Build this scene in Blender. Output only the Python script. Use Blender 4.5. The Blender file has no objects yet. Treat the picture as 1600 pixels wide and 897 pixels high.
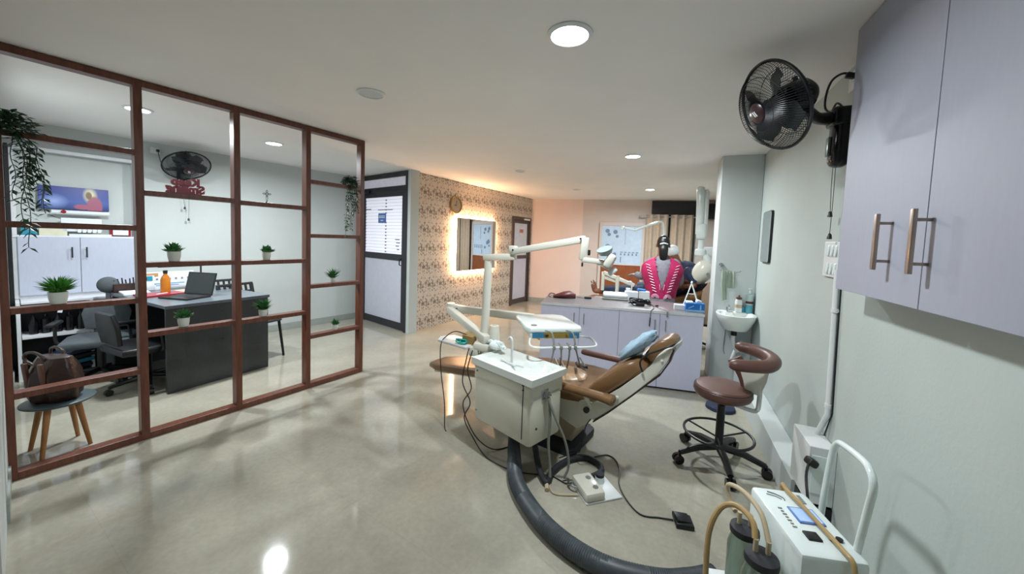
import bpy, bmesh, math, random
from math import sin, cos, pi, radians, atan2, atan, sqrt, hypot
from mathutils import Vector, Matrix, Euler, noise as mnoise

SC = bpy.context.scene
COL = SC.collection

# ------------------------------------------------------------------ camera
FPX = 570.0
PITCH = atan(35.0 / FPX); ROLL = 0.036; YAW = atan(240.0 / FPX)
fw = Vector((-sin(YAW)*cos(PITCH), cos(YAW)*cos(PITCH), -sin(PITCH)))
rr = Vector((cos(YAW), sin(YAW), 0)); uu = rr.cross(fw)
ir = cos(ROLL)*rr + sin(ROLL)*uu; iu = -sin(ROLL)*rr + cos(ROLL)*uu
cd = bpy.data.cameras.new('camera'); cam = bpy.data.objects.new('camera', cd); COL.objects.link(cam)
cam.matrix_world = Matrix(((ir.x, iu.x, -fw.x, 0), (ir.y, iu.y, -fw.y, 0), (ir.z, iu.z, -fw.z, 1.52), (0, 0, 0, 1)))
cd.sensor_width = 36.0; cd.lens = FPX/1600*36.0; cd.shift_y = -40.5/1600; cd.clip_start = 0.02
SC.camera = cam

# ------------------------------------------------------------------ view, world, light levels
SC.view_settings.view_transform = 'Standard'; SC.view_settings.look = 'None'
SC.view_settings.gamma = 1.0; SC.view_settings.use_curve_mapping = False
SC.view_settings.exposure = 0.0
W = bpy.data.worlds.new('world'); SC.world = W; W.use_nodes = True
W.node_tree.nodes['Background'].inputs[0].default_value = (0.75, 0.82, 0.9, 1)
W.node_tree.nodes['Background'].inputs[1].default_value = 0.25
DOWNLIGHT_W = 44.0
LED_STRENGTH = 80.0
PANE_GLOW = 0.5

# ------------------------------------------------------------------ materials
def lin(c):
    c = c/255.0
    return c/12.92 if c <= 0.04045 else ((c+0.055)/1.055)**2.4
def rgb(h):
    h = h.lstrip('#'); return (lin(int(h[0:2], 16)), lin(int(h[2:4], 16)), lin(int(h[4:6], 16)), 1)
def newmat(name):
    m = bpy.data.materials.new(name); m.use_nodes = True
    nt = m.node_tree; b = nt.nodes['Principled BSDF']; return m, nt, b
def mat(name, col, rough=0.5, metal=0.0, vary=0.06, scale=12.0, emit=0.0, ecol=None, bump=0.0, bscale=80.0, spec=0.5, trans=0.0, alpha=1.0, coat=0.0, stretch=None, sheen=0.0):
    m, nt, b = newmat(name); c = rgb(col)
    tc = nt.nodes.new('ShaderNodeTexCoord'); mp = nt.nodes.new('ShaderNodeMapping')
    nt.links.new(tc.outputs['Object'], mp.inputs[0])
    if stretch: mp.inputs['Scale'].default_value = stretch
    nz = nt.nodes.new('ShaderNodeTexNoise'); nz.inputs['Scale'].default_value = scale; nz.inputs['Detail'].default_value = 4
    nt.links.new(mp.outputs[0], nz.inputs['Vector'])
    rp = nt.nodes.new('ShaderNodeValToRGB'); rp.color_ramp.elements[0].position = 0.3; rp.color_ramp.elements[1].position = 0.7
    rp.color_ramp.elements[0].color = tuple(max(0, x*(1-vary)) for x in c[:3])+(1,)
    rp.color_ramp.elements[1].color = tuple(min(1, x*(1+vary)) for x in c[:3])+(1,)
    nt.links.new(nz.outputs['Fac'], rp.inputs[0]); nt.links.new(rp.outputs[0], b.inputs['Base Color'])
    b.inputs['Roughness'].default_value = rough; b.inputs['Metallic'].default_value = metal
    b.inputs['Specular IOR Level'].default_value = spec
    b.inputs['Transmission Weight'].default_value = trans; b.inputs['Alpha'].default_value = alpha
    b.inputs['Coat Weight'].default_value = coat; b.inputs['Sheen Weight'].default_value = sheen
    if emit:
        b.inputs['Emission Color'].default_value = rgb(ecol or col); b.inputs['Emission Strength'].default_value = emit
    if bump:
        n2 = nt.nodes.new('ShaderNodeTexNoise'); n2.inputs['Scale'].default_value = bscale; n2.inputs['Detail'].default_value = 3
        nt.links.new(mp.outputs[0], n2.inputs['Vector'])
        bp = nt.nodes.new('ShaderNodeBump'); bp.inputs['Strength'].default_value = bump; bp.inputs['Distance'].default_value = 0.01
        nt.links.new(n2.outputs['Fac'], bp.inputs['Height']); nt.links.new(bp.outputs[0], b.inputs['Normal'])
    return m

def mat_floor():
    m, nt, b = newmat('polished floor tile')
    tc = nt.nodes.new('ShaderNodeTexCoord')
    n1 = nt.nodes.new('ShaderNodeTexNoise'); n1.inputs['Scale'].default_value = 1.6; n1.inputs['Detail'].default_value = 8; n1.inputs['Roughness'].default_value = 0.65
    n2 = nt.nodes.new('ShaderNodeTexNoise'); n2.inputs['Scale'].default_value = 38; n2.inputs['Detail'].default_value = 6
    for n in (n1, n2): nt.links.new(tc.outputs['Object'], n.inputs['Vector'])
    r1 = nt.nodes.new('ShaderNodeValToRGB'); e = r1.color_ramp.elements
    e[0].position = .32; e[0].color = rgb('#9a9689'); e[1].position = .7; e[1].color = rgb('#b1ad9d')
    nt.links.new(n1.outputs['Fac'], r1.inputs[0])
    r2 = nt.nodes.new('ShaderNodeValToRGB'); e = r2.color_ramp.elements
    e[0].position = .3; e[0].color = (.9, .9, .9, 1); e[1].position = .7; e[1].color = (1, 1, 1, 1)
    nt.links.new(n2.outputs['Fac'], r2.inputs[0])
    mx = nt.nodes.new('ShaderNodeMix'); mx.data_type = 'RGBA'; mx.blend_type = 'MULTIPLY'; mx.inputs[0].default_value = 1
    nt.links.new(r1.outputs[0], mx.inputs['A']); nt.links.new(r2.outputs[0], mx.inputs['B'])
    br = nt.nodes.new('ShaderNodeTexBrick'); br.offset = 0; br.inputs['Scale'].default_value = 1.0
    br.inputs['Brick Width'].default_value = .8; br.inputs['Row Height'].default_value = .8; br.inputs['Mortar Size'].default_value = .0022
    br.inputs['Color1'].default_value = (1, 1, 1, 1); br.inputs['Color2'].default_value = (.985, .985, .98, 1); br.inputs['Mortar'].default_value = (.93, .925, .91, 1)
    mp = nt.nodes.new('ShaderNodeMapping'); mp.inputs['Rotation'].default_value = (0, 0, radians(9)); nt.links.new(tc.outputs['Object'], mp.inputs[0]); nt.links.new(mp.outputs[0], br.inputs['Vector'])
    m2 = nt.nodes.new('ShaderNodeMix'); m2.data_type = 'RGBA'; m2.blend_type = 'MULTIPLY'; m2.inputs[0].default_value = 1
    nt.links.new(mx.outputs['Result'], m2.inputs['A']); nt.links.new(br.outputs['Color'], m2.inputs['B'])
    nt.links.new(m2.outputs['Result'], b.inputs['Base Color'])
    rr_ = nt.nodes.new('ShaderNodeMapRange'); rr_.inputs['To Min'].default_value = .04; rr_.inputs['To Max'].default_value = .11
    nt.links.new(n1.outputs['Fac'], rr_.inputs['Value']); nt.links.new(rr_.outputs[0], b.inputs['Roughness'])
    b.inputs['Specular IOR Level'].default_value = .5
    return m

def mat_wallpaper():
    m, nt, b = newmat('floral damask wallpaper')
    N = nt.nodes.new; L = nt.links.new
    tc = N('ShaderNodeTexCoord'); sx = N('ShaderNodeSeparateXYZ'); L(tc.outputs['Object'], sx.inputs[0])
    def M(op, a, b_=None, c=None):
        n = N('ShaderNodeMath'); n.operation = op
        for i, v in enumerate((a, b_, c)):
            if v is None: continue
            if isinstance(v, (int, float)): n.inputs[i].default_value = v
            else: L(v, n.inputs[i])
        return n.outputs[0]
    CW, CH = .27, .30
    u = M('DIVIDE', sx.outputs['X'], CW); v = M('DIVIDE', sx.outputs['Z'], CH)
    row = M('FLOOR', v); odd = M('MODULO', row, 2.0)
    u2 = M('MULTIPLY_ADD', odd, .5, u)
    fu = M('SUBTRACT', M('FRACT', u2), .5); fv = M('SUBTRACT', M('FRACT', v), .5)
    au = M('ABSOLUTE', fu)
    cb = N('ShaderNodeCombineXYZ'); L(au, cb.inputs[0]); L(fv, cb.inputs[1])
    cb2 = N('ShaderNodeCombineXYZ'); L(fu, cb2.inputs[0]); L(fv, cb2.inputs[1])
    nz = N('ShaderNodeTexNoise'); nz.inputs['Scale'].default_value = 5.5; nz.inputs['Detail'].default_value = 2.5; nz.inputs['Roughness'].default_value = .6; nz.inputs['Distortion'].default_value = .8
    L(cb.outputs[0], nz.inputs['Vector'])
    nf = N('ShaderNodeTexNoise'); nf.inputs['Scale'].default_value = 9; nf.inputs['Detail'].default_value = 4; L(cb2.outputs[0], nf.inputs['Vector'])
    vo = N('ShaderNodeTexVoronoi'); vo.inputs['Scale'].default_value = 9.0; L(cb2.outputs[0], vo.inputs['Vector'])
    d = M('SQRT', M('ADD', M('MULTIPLY', fu, fu), M('MULTIPLY', fv, fv)))
    fall = M('SUBTRACT', .70, M('MULTIPLY', d, .30))
    t = M('ADD', M('SUBTRACT', nz.outputs['Fac'], .5), M('SUBTRACT', fall, .5))
    t = M('ADD', t, M('MULTIPLY', M('SUBTRACT', nf.outputs['Fac'], .5), .35))
    t = M('SUBTRACT', t, M('MULTIPLY', M('SUBTRACT', vo.outputs['Distance'], .35), .28))
    rp = N('ShaderNodeValToRGB'); e = rp.color_ramp.elements
    e[0].position = .05; e[0].color = rgb('#c9beb0'); e[1].position = .16; e[1].color = rgb('#796d60')
    q = rp.color_ramp.elements.new(.085); q.color = rgb('#a2968a')
    L(t, rp.inputs[0]); L(rp.outputs[0], b.inputs['Base Color'])
    b.inputs['Roughness'].default_value = .55
    return m

def mat_wood(name, c1, c2, rough=.4, stretch=(6, 6, .7)):
    m, nt, b = newmat(name)
    tc = nt.nodes.new('ShaderNodeTexCoord'); mp = nt.nodes.new('ShaderNodeMapping'); mp.inputs['Scale'].default_value = stretch
    nt.links.new(tc.outputs['Object'], mp.inputs[0])
    nz = nt.nodes.new('ShaderNodeTexNoise'); nz.inputs['Scale'].default_value = 9; nz.inputs['Detail'].default_value = 8; nz.inputs['Distortion'].default_value = .6
    nt.links.new(mp.outputs[0], nz.inputs['Vector'])
    rp = nt.nodes.new('ShaderNodeValToRGB'); e = rp.color_ramp.elements
    e[0].position = .3; e[0].color = rgb(c1); e[1].position = .72; e[1].color = rgb(c2)
    nt.links.new(nz.outputs['Fac'], rp.inputs[0]); nt.links.new(rp.outputs[0], b.inputs['Base Color'])
    b.inputs['Roughness'].default_value = rough
    return m

def mat_stripes():
    # white privacy film with clear-ish horizontal bands on a glazed door, lit from the room behind
    m, nt, b = newmat('striped privacy film glass')
    tc = nt.nodes.new('ShaderNodeTexCoord'); sx = nt.nodes.new('ShaderNodeSeparateXYZ'); nt.links.new(tc.outputs['Object'], sx.inputs[0])
    def M(op, a, b_):
        n = nt.nodes.new('ShaderNodeMath'); n.operation = op
        for i, v in enumerate((a, b_)):
            if isinstance(v, (int, float)): n.inputs[i].default_value = v
            else: nt.links.new(v, n.inputs[i])
        return n.outputs[0]
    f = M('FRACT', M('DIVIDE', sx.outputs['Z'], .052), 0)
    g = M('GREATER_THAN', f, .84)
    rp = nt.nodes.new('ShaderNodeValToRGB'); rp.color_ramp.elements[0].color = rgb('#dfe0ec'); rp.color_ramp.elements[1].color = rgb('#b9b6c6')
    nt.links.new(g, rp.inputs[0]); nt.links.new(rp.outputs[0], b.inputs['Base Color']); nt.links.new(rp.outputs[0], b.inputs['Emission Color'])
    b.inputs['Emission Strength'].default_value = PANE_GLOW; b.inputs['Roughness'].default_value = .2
    return m

M_ = {}
M_['wall'] = mat('painted wall', '#bfc5c3', .75, vary=.025, scale=3, bump=.08, bscale=60)
M_['wall_green_dim'] = mat('pale grey green wall paint', '#b2bbb7', .75, vary=.025, scale=3, bump=.08, bscale=60)  # greenish wall paint, lowered in colour for the dimming near the camera
M_['wall_far'] = mat('far wall paint', '#cdc2bc', .75, vary=.03, scale=3)
M_['wall_peach'] = mat('peach toned far wall', '#e3d0c8', .7, vary=.02, scale=3)  # left stretch of the far wall, toned peach
M_['ceiling'] = mat('ceiling paint', '#ebe9e6', .8, vary=.02, scale=2)
M_['floor'] = mat_floor(); M_['paper'] = mat_wallpaper()
M_['skirt'] = mat('skirting tile', '#9aa09c', .3, vary=.05)
M_['partwood'] = mat_wood('reddish brown laminate', '#532c20', '#71422f', .38)
M_['darkframe'] = mat('dark grey aluminium frame', '#26252c', .4, vary=.1)
M_['brownframe'] = mat('brown door frame', '#4a3a36', .4, vary=.1)
M_['lam'] = mat('pale lavender laminate', '#9a9dab', .5, vary=.02, scale=60, stretch=(1, 1, .2))  # cupboard copy of the counter laminate, darkened to offset the strong light
M_['lam_lifted'] = mat('white lavender laminate', '#d0d0e8', .45, vary=.02, scale=60, stretch=(1, 1, .2))  # same laminate, lightened in colour to make up for weak light in front
M_['lamcup'] = mat('pale blue grey laminate', '#b3b8c8', .5, vary=.03, scale=60, stretch=(1, 1, .2))
M_['panel'] = mat('door panel', '#c3c4d2', .35, vary=.03)
M_['edge'] = mat('white edge band', '#d6d8dc', .4)
M_['darktop'] = mat('grey worktop', '#6b6668', .35, vary=.08, scale=30)
M_['black'] = mat('black plastic', '#131416', .4, vary=.15)
M_['blackg'] = mat('glossy black plastic', '#0c0c0f', .18, vary=.1)
M_['rubber'] = mat('dark rubber', '#1d1f24', .6, vary=.2)
M_['chrome'] = mat('brushed steel', '#b8bbc0', .25, metal=1, vary=.05)
M_['steelwood'] = mat('satin handle bar', '#a8988c', .35, metal=.7, vary=.1)
M_['cream'] = mat('cream painted metal', '#cfcdbd', .3, vary=.03, scale=5)
M_['cream2'] = mat('cream enamel', '#d5d3c6', .22, vary=.03, scale=5)
M_['basin'] = mat('white glazed basin', '#dfe4e0', .12, vary=.02)
M_['white'] = mat('white plastic', '#d9dcdc', .35, vary=.03)
M_['whiteg'] = mat('white gloss', '#dde6e4', .15, vary=.02)
M_['tan'] = mat('tan leatherette', '#735537', .32, vary=.1, scale=6, bump=.05, bscale=120)
M_['seatbrown'] = mat('brown leatherette', '#61413a', .4, vary=.08, scale=8, bump=.08, bscale=200)
M_['slate'] = mat('dark slate laminate', '#34383b', .32, vary=.12, scale=25, stretch=(3, 3, .6))
M_['slatetop'] = mat('slate desk top', '#5c646c', .3, vary=.06, scale=40)
M_['leaf'] = mat('green leaves', '#2f6a33', .5, vary=.45, scale=50)
M_['leafb'] = mat('bright green leaves', '#4c8a35', .5, vary=.35, scale=50)
M_['leafd'] = mat('dark vine leaves', '#2c4a30', .5, vary=.4, scale=40)
M_['pot'] = mat('white pot', '#c9cdc6', .35, vary=.03)
M_['red'] = mat('deep red acrylic', '#8e1226', .3, vary=.1)
M_['blue'] = mat('blue plastic', '#1d6dc0', .35, vary=.08)
M_['mirror'] = mat('mirror glass', '#e4e8ea', .02, metal=1, vary=0)
M_['led'] = mat('warm led strip', '#ffd9a8', .5, emit=LED_STRENGTH, ecol='#ffc898')
M_['lamp'] = mat('lit lamp diffuser', '#ffffff', .5, emit=14, ecol='#f2f8ff')
M_['lampoff'] = mat('unlit lamp diffuser', '#c6c8c6', .4)
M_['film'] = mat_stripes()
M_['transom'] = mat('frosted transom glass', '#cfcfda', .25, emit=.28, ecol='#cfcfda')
M_['skin'] = mat('brown skin', '#7a4a35', .5, vary=.08)
M_['magenta'] = mat('magenta cloth', '#a31650', .65, vary=.15, scale=20, bump=.3, bscale=40)
M_['greycloth'] = mat('grey cloth', '#77757e', .8, vary=.12, scale=30, bump=.3, bscale=50)
M_['navy'] = mat('navy cloth', '#1b2740', .8, vary=.2, scale=20, bump=.3, bscale=40)
M_['darkcloth'] = mat('black cloth', '#12161f', .85, vary=.2)
M_['hair'] = mat('black hair', '#0c0a0b', .45, vary=.3, scale=60, stretch=(8, 8, 1))
M_['silver'] = mat('silver thread', '#ecc6d8', .4, vary=.1)
M_['glove'] = mat('grey glove', '#8d9098', .6)
M_['curtain'] = mat('beige curtain cloth', '#b7a592', .85, vary=.06, scale=15)
M_['towel'] = mat('pale green towel', '#c6d2c4', .9, vary=.06, bump=.4, bscale=150)
M_['bluecloth'] = mat('pale blue cloth', '#8fa9ba', .9, vary=.1, scale=30, bump=.5, bscale=90)
M_['hose'] = mat('grey corrugated hose', '#3f454a', .45, vary=.2, scale=20)
M_['greytube'] = mat('grey tubing', '#7d7f78', .4)
M_['amber'] = mat('amber rubber tube', '#a98d5f', .35, vary=.1)
M_['jar'] = mat('greenish jar', '#9fb0a0', .08, trans=.75, vary=.05)
M_['tealtop'] = mat('teal grey stool top', '#3c4a4e', .4)
M_['woodleg'] = mat_wood('honey wood', '#8a5d33', '#a9794a', .45)
M_['leather'] = mat('dark brown leather', '#301c15', .35, vary=.35, scale=14, bump=.3, bscale=60)
M_['orangewood'] = mat_wood('orange brown panel', '#7c4022', '#985530', .4)
M_['cardboard'] = mat('kraft cardboard', '#a08452', .8)
M_['teal'] = mat('teal plastic', '#2fa79b', .4)
M_['maroon'] = mat('maroon leather', '#551e22', .45, vary=.2)
M_['bottleamber'] = mat('amber liquid bottle', '#b06a1c', .15, vary=.25, scale=8)
M_['paperw'] = mat('white paper', '#d8dce2', .7, vary=.03)
M_['cyan'] = mat('cyan plastic', '#2a86a0', .35)
M_['grille'] = mat('dark grille wire', '#1a1d22', .35)
M_['blade'] = mat('smoky dark blade', '#16201e', .25)
M_['gold'] = mat('gold rim', '#a98d5c', .35, metal=.6)
M_['dial'] = mat('clock dial', '#a99a84', .5)
M_['greymesh'] = mat('grey mesh fabric', '#4a5155', .8, vary=.15)
M_['screen'] = mat('pale blue display', '#9cb6d8', .15, emit=.35, ecol='#9cb6e0')
M_['goldpanel'] = mat('ochre control strip', '#8a7430', .4)
M_['bluepanel'] = mat('blue control strip', '#2a6f94', .4)
M_['windowpane'] = mat('pale blue glazed panel', '#aebfd0', .15, emit=.25, ecol='#a9bdd2')
M_['beigeshell'] = mat('beige plastic shell', '#b9a88c', .4)
M_['tanwood'] = mat('tan fabric panel', '#9a8470', .7)

# ------------------------------------------------------------------ geometry helpers
class Fr:
    """flat frame: x along the direction, y to its left, z up"""
    def __init__(s, ox, oy, ang, z=0):
        s.M = Matrix.Translation((ox, oy, z)) @ Matrix.Rotation(ang, 4, 'Z'); s.a = ang
    def p(s, x, y, z=0): return s.M @ Vector((x, y, z))

def frames(pts):
    n = len(pts); T = []
    for i in range(n):
        a = pts[max(i-1, 0)]; b = pts[min(i+1, n-1)]; t = (b-a)
        T.append(t.normalized() if t.length > 1e-9 else Vector((0, 0, 1)))
    ref = Vector((0, 0, 1)) if abs(T[0].z) < .9 else Vector((1, 0, 0))
    u = T[0].cross(ref).normalized(); out = []
    for i in range(n):
        u = (u - T[i]*u.dot(T[i]))
        if u.length < 1e-6: u = T[i].orthogonal()
        u.normalize(); out.append((T[i], u.copy(), T[i].cross(u).normalized()))
    return out
def spline(pts, k=6, closed=False):
    P = [Vector(p) for p in pts]; n = len(P); out = []
    if n < 3: return P
    rng = n if closed else n-1
    for i in range(rng):
        g = (lambda j: P[j % n]) if closed else (lambda j: P[min(max(j, 0), n-1)])
        a, b, c, d = g(i-1), g(i), g(i+1), g(i+2)
        for s in range(k):
            t = s/k
            out.append(.5*((2*b)+(-a+c)*t+(2*a-5*b+4*c-d)*t*t+(-a+3*b-3*c+d)*t**3))
    if not closed: out.append(P[-1])
    return out

class MB:
    def __init__(s, M=None): s.bm = bmesh.new(); s.M = M or Matrix.Identity(4)
    def _v(s, p): return s.bm.verts.new(s.M @ Vector(p))
    def box(s, c, size, rot=None, bev=0, mi=0, seg=2):
        x, y, z = [q/2 for q in size]; R = Euler(rot).to_matrix() if rot else Matrix.Identity(3)
        vs = [s._v(Vector(c)+R @ Vector((i*x, j*y, k*z))) for i in (-1, 1) for j in (-1, 1) for k in (-1, 1)]
        fs = []
        for q in ((0, 1, 3, 2), (4, 6, 7, 5), (0, 4, 5, 1), (2, 3, 7, 6), (0, 2, 6, 4), (1, 5, 7, 3)):
            f = s.bm.faces.new([vs[i] for i in q]); f.material_index = mi; fs.append(f)
        if bev:
            ed = list({e for f in fs for e in f.edges})
            r = bmesh.ops.bevel(s.bm, geom=ed, offset=min(bev, min(size)*.49), segments=seg, profile=.5, affect='EDGES')
            for f in r['faces']: f.material_index = mi
        return s
    def bx(s, x0, x1, y0, y1, z0, z1, bev=0, mi=0):
        return s.box(((x0+x1)/2, (y0+y1)/2, (z0+z1)/2), (abs(x1-x0), abs(y1-y0), abs(z1-z0)), None, bev, mi)
    def rings(s, rs, cap=True, mi=0, closed=False):
        V = [[s.bm.verts.new(p) for p in r] for r in rs]; n = len(V[0])
        m = len(V)
        for i in range(m if closed else m-1):
            A, B = V[i], V[(i+1) % m]
            for j in range(n):
                k = (j+1) % n
                try:
                    f = s.bm.faces.new((A[j], A[k], B[k], B[j])); f.material_index = mi
                except ValueError: pass
        if cap and not closed:
            for r, rev in ((V[0], True), (V[-1], False)):
                try:
                    f = s.bm.faces.new(r[::-1] if rev else r); f.material_index = mi
                except ValueError: pass
        return V
    def tube(s, pts, r, seg=8, mi=0, k=0, closed=False, flat=1.0):
        P = spline(pts, k, closed) if k else [Vector(p) for p in pts]
        n = len(P); F = frames(P); rs = []
        for i in range(n):
            t, u, v = F[i]
            if isinstance(r, (list, tuple)):
                q = i/(max(n-1, 1))*(len(r)-1); a = int(q); b = min(a+1, len(r)-1); rad = r[a]+(r[b]-r[a])*(q-a)
            else: rad = r
            rs.append([s.M @ (P[i]+u*cos(2*pi*j/seg)*rad+v*sin(2*pi*j/seg)*rad*flat) for j in range(seg)])
        s.rings(rs, True, mi, closed); return s
    def cyl(s, p0, p1, r, r1=None, seg=20, mi=0):
        return s.tube([p0, p1], [r, r if r1 is None else r1], seg, mi)
    def lathe(s, prof, c=(0, 0, 0), seg=24, mi=0, R=None, sx=1, sy=1):
        R = R or Matrix.Identity(3); c = Vector(c); rs = []
        for (r, z) in prof:
            rs.append([s.M @ (c+R @ Vector((max(r, 1e-4)*cos(2*pi*j/seg)*sx, max(r, 1e-4)*sin(2*pi*j/seg)*sy, z))) for j in range(seg)])
        s.rings(rs, True, mi); return s
    def ell(s, c, rad, rot=None, mi=0, seg=16, n=10):
        R = Euler(rot).to_matrix() if rot else Matrix.Identity(3); c = Vector(c); rs = []
        for i in range(n+1):
            a = -pi/2+pi*i/n; q = max(cos(a), .02)
            rs.append([s.M @ (c+R @ Vector((rad[0]*q*cos(2*pi*j/seg), rad[1]*q*sin(2*pi*j/seg), rad[2]*sin(a)))) for j in range(seg)])
        s.rings(rs, True, mi); return s
    def prism(s, pts, y0, y1, bev=0, mi=0):
        """outline in the local x-z plane, pushed from y0 to y1"""
        A = [s._v((x, y0, z)) for x, z in pts]; B = [s._v((x, y1, z)) for x, z in pts]; n = len(pts); fs = []
        fs.append(s.bm.faces.new(A)); fs.append(s.bm.faces.new(B[::-1]))
        for i in range(n): fs.append(s.bm.faces.new((A[(i+1) % n], A[i], B[i], B[(i+1) % n])))
        for f in fs: f.material_index = mi
        if bev:
            ed = list({e for f in fs[:2] for e in f.edges}); r = bmesh.ops.bevel(s.bm, geom=ed, offset=bev, segments=2, profile=.5, affect='EDGES')
            for f in r['faces']: f.material_index = mi
        return s
    def slab(s, pts, z0, z1, bev=0, mi=0):
        """outline in the x-y plane"""
        A = [s._v((x, y, z0)) for x, y in pts]; B = [s._v((x, y, z1)) for x, y in pts]; n = len(pts); fs = []
        fs.append(s.bm.faces.new(A[::-1])); fs.append(s.bm.faces.new(B))
        for i in range(n): fs.append(s.bm.faces.new((A[i], A[(i+1) % n], B[(i+1) % n], B[i])))
        for f in fs: f.material_index = mi
        if bev:
            ed = list({e for f in fs[:2] for e in f.edges}); r = bmesh.ops.bevel(s.bm, geom=ed, offset=bev, segments=3, profile=.5, affect='EDGES')
            for f in r['faces']: f.material_index = mi
        return s
    def face(s, pts, mi=0):
        f = s.bm.faces.new([s._v(p) for p in pts]); f.material_index = mi; return s
    def build(s, name, mats, parent=None, smooth=True, ang=35, sub=0, O=None):
        bmesh.ops.recalc_face_normals(s.bm, faces=s.bm.faces)
        if sub: bmesh.ops.subdivide_edges(s.bm, edges=s.bm.edges, cuts=sub, use_grid_fill=True)
        xs = [v.co for v in s.bm.verts]
        if O is not None: pass
        elif parent is None:
            lo = Vector((min(v.x for v in xs), min(v.y for v in xs), min(v.z for v in xs))); hi = Vector((max(v.x for v in xs), max(v.y for v in xs), max(v.z for v in xs)))
            O = Matrix.Translation(((lo.x+hi.x)/2, (lo.y+hi.y)/2, lo.z))
        else: O = WM[parent.name]
        inv = O.inverted()
        for v in s.bm.verts: v.co = inv @ v.co
        me = bpy.data.meshes.new(name); s.bm.to_mesh(me); s.bm.free()
        return link(name, me, mats, parent, O, smooth, ang)
WM = {}
def link(name, me, mats, parent, O, smooth=True, ang=35):
    if not isinstance(mats, (list, tuple)): mats = [mats]
    for m in mats: me.materials.append(M_[m] if isinstance(m, str) else m)
    if smooth:
        for p in me.polygons: p.use_smooth = True
        me.set_sharp_from_angle(angle=radians(ang))
    o = bpy.data.objects.new(name, me); COL.objects.link(o)
    if parent is None: o.matrix_world = O
    else: o.parent = parent
    WM[o.name] = O.copy()
    return o
def thing(name, label, cat, loc, rz=0, group=None):
    o = bpy.data.objects.new(name, None); COL.objects.link(o); o.empty_display_size = .05
    M = Matrix.Translation(loc) @ Matrix.Rotation(rz, 4, 'Z'); o.matrix_world = M; WM[o.name] = M
    return tag(o, label, cat, group)
def tag(o, label, cat, group=None, kind=None):
    o['label'] = label; o['category'] = cat
    if group: o['group'] = group
    if kind: o['kind'] = kind
    return o
def struct(o): o['kind'] = 'structure'; return o
def text_mesh(txt, size, depth, M, name, m, parent, bev=0, align='CENTER'):
    cu = bpy.data.curves.new(name, 'FONT'); cu.body = txt; cu.size = size; cu.extrude = depth/2; cu.align_x = align; cu.offset = bev; cu.space_line = .82
    t = bpy.data.objects.new(name+'_tmp', cu); COL.objects.link(t); bpy.context.view_layer.update()
    me = bpy.data.meshes.new_from_object(t.evaluated_get(bpy.context.evaluated_depsgraph_get())); bpy.data.objects.remove(t)
    O = WM[parent.name] if parent else Matrix.Translation(M.translation)
    me.transform(O.inverted() @ M)
    me.materials.clear()
    return link(name, me, m, parent, O, False)
def skin(verts, edges, rad, name, m, parent, root=0, sub=2):
    me = bpy.data.meshes.new(name+'_src'); me.from_pydata(verts, edges, [])
    o = bpy.data.objects.new(name+'_src', me); COL.objects.link(o)
    mo = o.modifiers.new('s', 'SKIN'); mo.use_smooth_shade = True
    lay = me.skin_vertices[0].data
    for i, r in enumerate(rad):
        lay[i].radius = (r, r) if not isinstance(r, tuple) else r
        lay[i].use_root = (i == root)
    ss = o.modifiers.new('d', 'SUBSURF'); ss.levels = sub; ss.render_levels = sub
    bpy.context.view_layer.update()
    r = bpy.data.meshes.new_from_object(o.evaluated_get(bpy.context.evaluated_depsgraph_get())); bpy.data.objects.remove(o)
    O = WM[parent.name] if parent else Matrix.Identity(4)
    r.transform(O.inverted()); r.materials.clear()
    return link(name, r, m, parent, O, True, 180)

# frames of the place
LW = Fr(-5.405, 3.447, atan2(.9745, .2242))       # office wall, room on -y
DP = Fr(-4.968, 4.903, atan2(-.2671, .9637))      # glazed door wall
WP = Fr(-3.631, 4.591, atan2(.9893, .1461))       # wallpaper wall
BK = Fr(-3.06, 8.43, atan2(.155, .988))           # far wall
PT = Fr(-3.463, .771, atan2(.9823, .1872))        # wood partition (x along, y to the office side)
NW = Fr(-5.88, 1.352, atan2(-.237, .9715))        # near side wall, room on +y
CT = Fr(-1.254, 3.867, atan2(.258, 1.646))        # counter
UN = Fr(0, 0, radians(-22))                       # dental unit cabinet
class _F: pass
UC = _F(); UC.M = Matrix.Translation(UN.p(-1.5, 2.275)) @ Matrix.Rotation(radians(-12), 4, 'Z') @ Matrix.Translation((1.5, -2.25, 0))   # reclining chair
# ================================================================== SETTING
H = 2.5
b = MB(); b.bx(-6.8, 1.3, -1.4, 9.6, -.1, 0); struct(b.build('floor', 'floor', None, False))
b = MB(); b.bx(-6.8, 1.3, -1.4, 9.6, H, H+.1); struct(b.build('ceiling', 'ceiling', None, False))
b = MB(); b.slab([(.81-.0206*1.2, -1.2), (1.15, -1.2), (1.15, 9.4), (.81+.0206*9.4, 9.4)], 0, H); struct(b.build('wall_right', 'wall_green_dim', None, False))
b = MB(LW.M); b.bx(-2.3, 1.62, 0, .15, 0, H); struct(b.build('wall_left', 'wall', None, False))
b = MB(NW.M); b.bx(-.1, 3.66, -.15, 0, 0, H); struct(b.build('wall_office_side', 'wall', None, False))
b = MB(); b.bx(-2.47, -2.32, -1.2, .40, 0, H); struct(b.build('wall_near_left', 'wall', None, False))
b = MB(); b.bx(-2.47, 1.1, -1.3, -1.15, 0, H); struct(b.build('wall_behind', 'wall', None, False))
b = MB(WP.M)
b.bx(0, 2.95, 0, .12, 0, H); b.bx(2.95, 3.83, 0, .12, 2.03, H); b.bx(3.83, 3.95, 0, .12, 0, H)
struct(b.build('wall_wallpaper', 'paper', None, False, O=WP.M.copy()))
b = MB(DP.M); b.bx(1.392, 1.46, -.035, .12, 0, H); struct(b.build('wall_door_jamb', 'wall', None, False))
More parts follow.
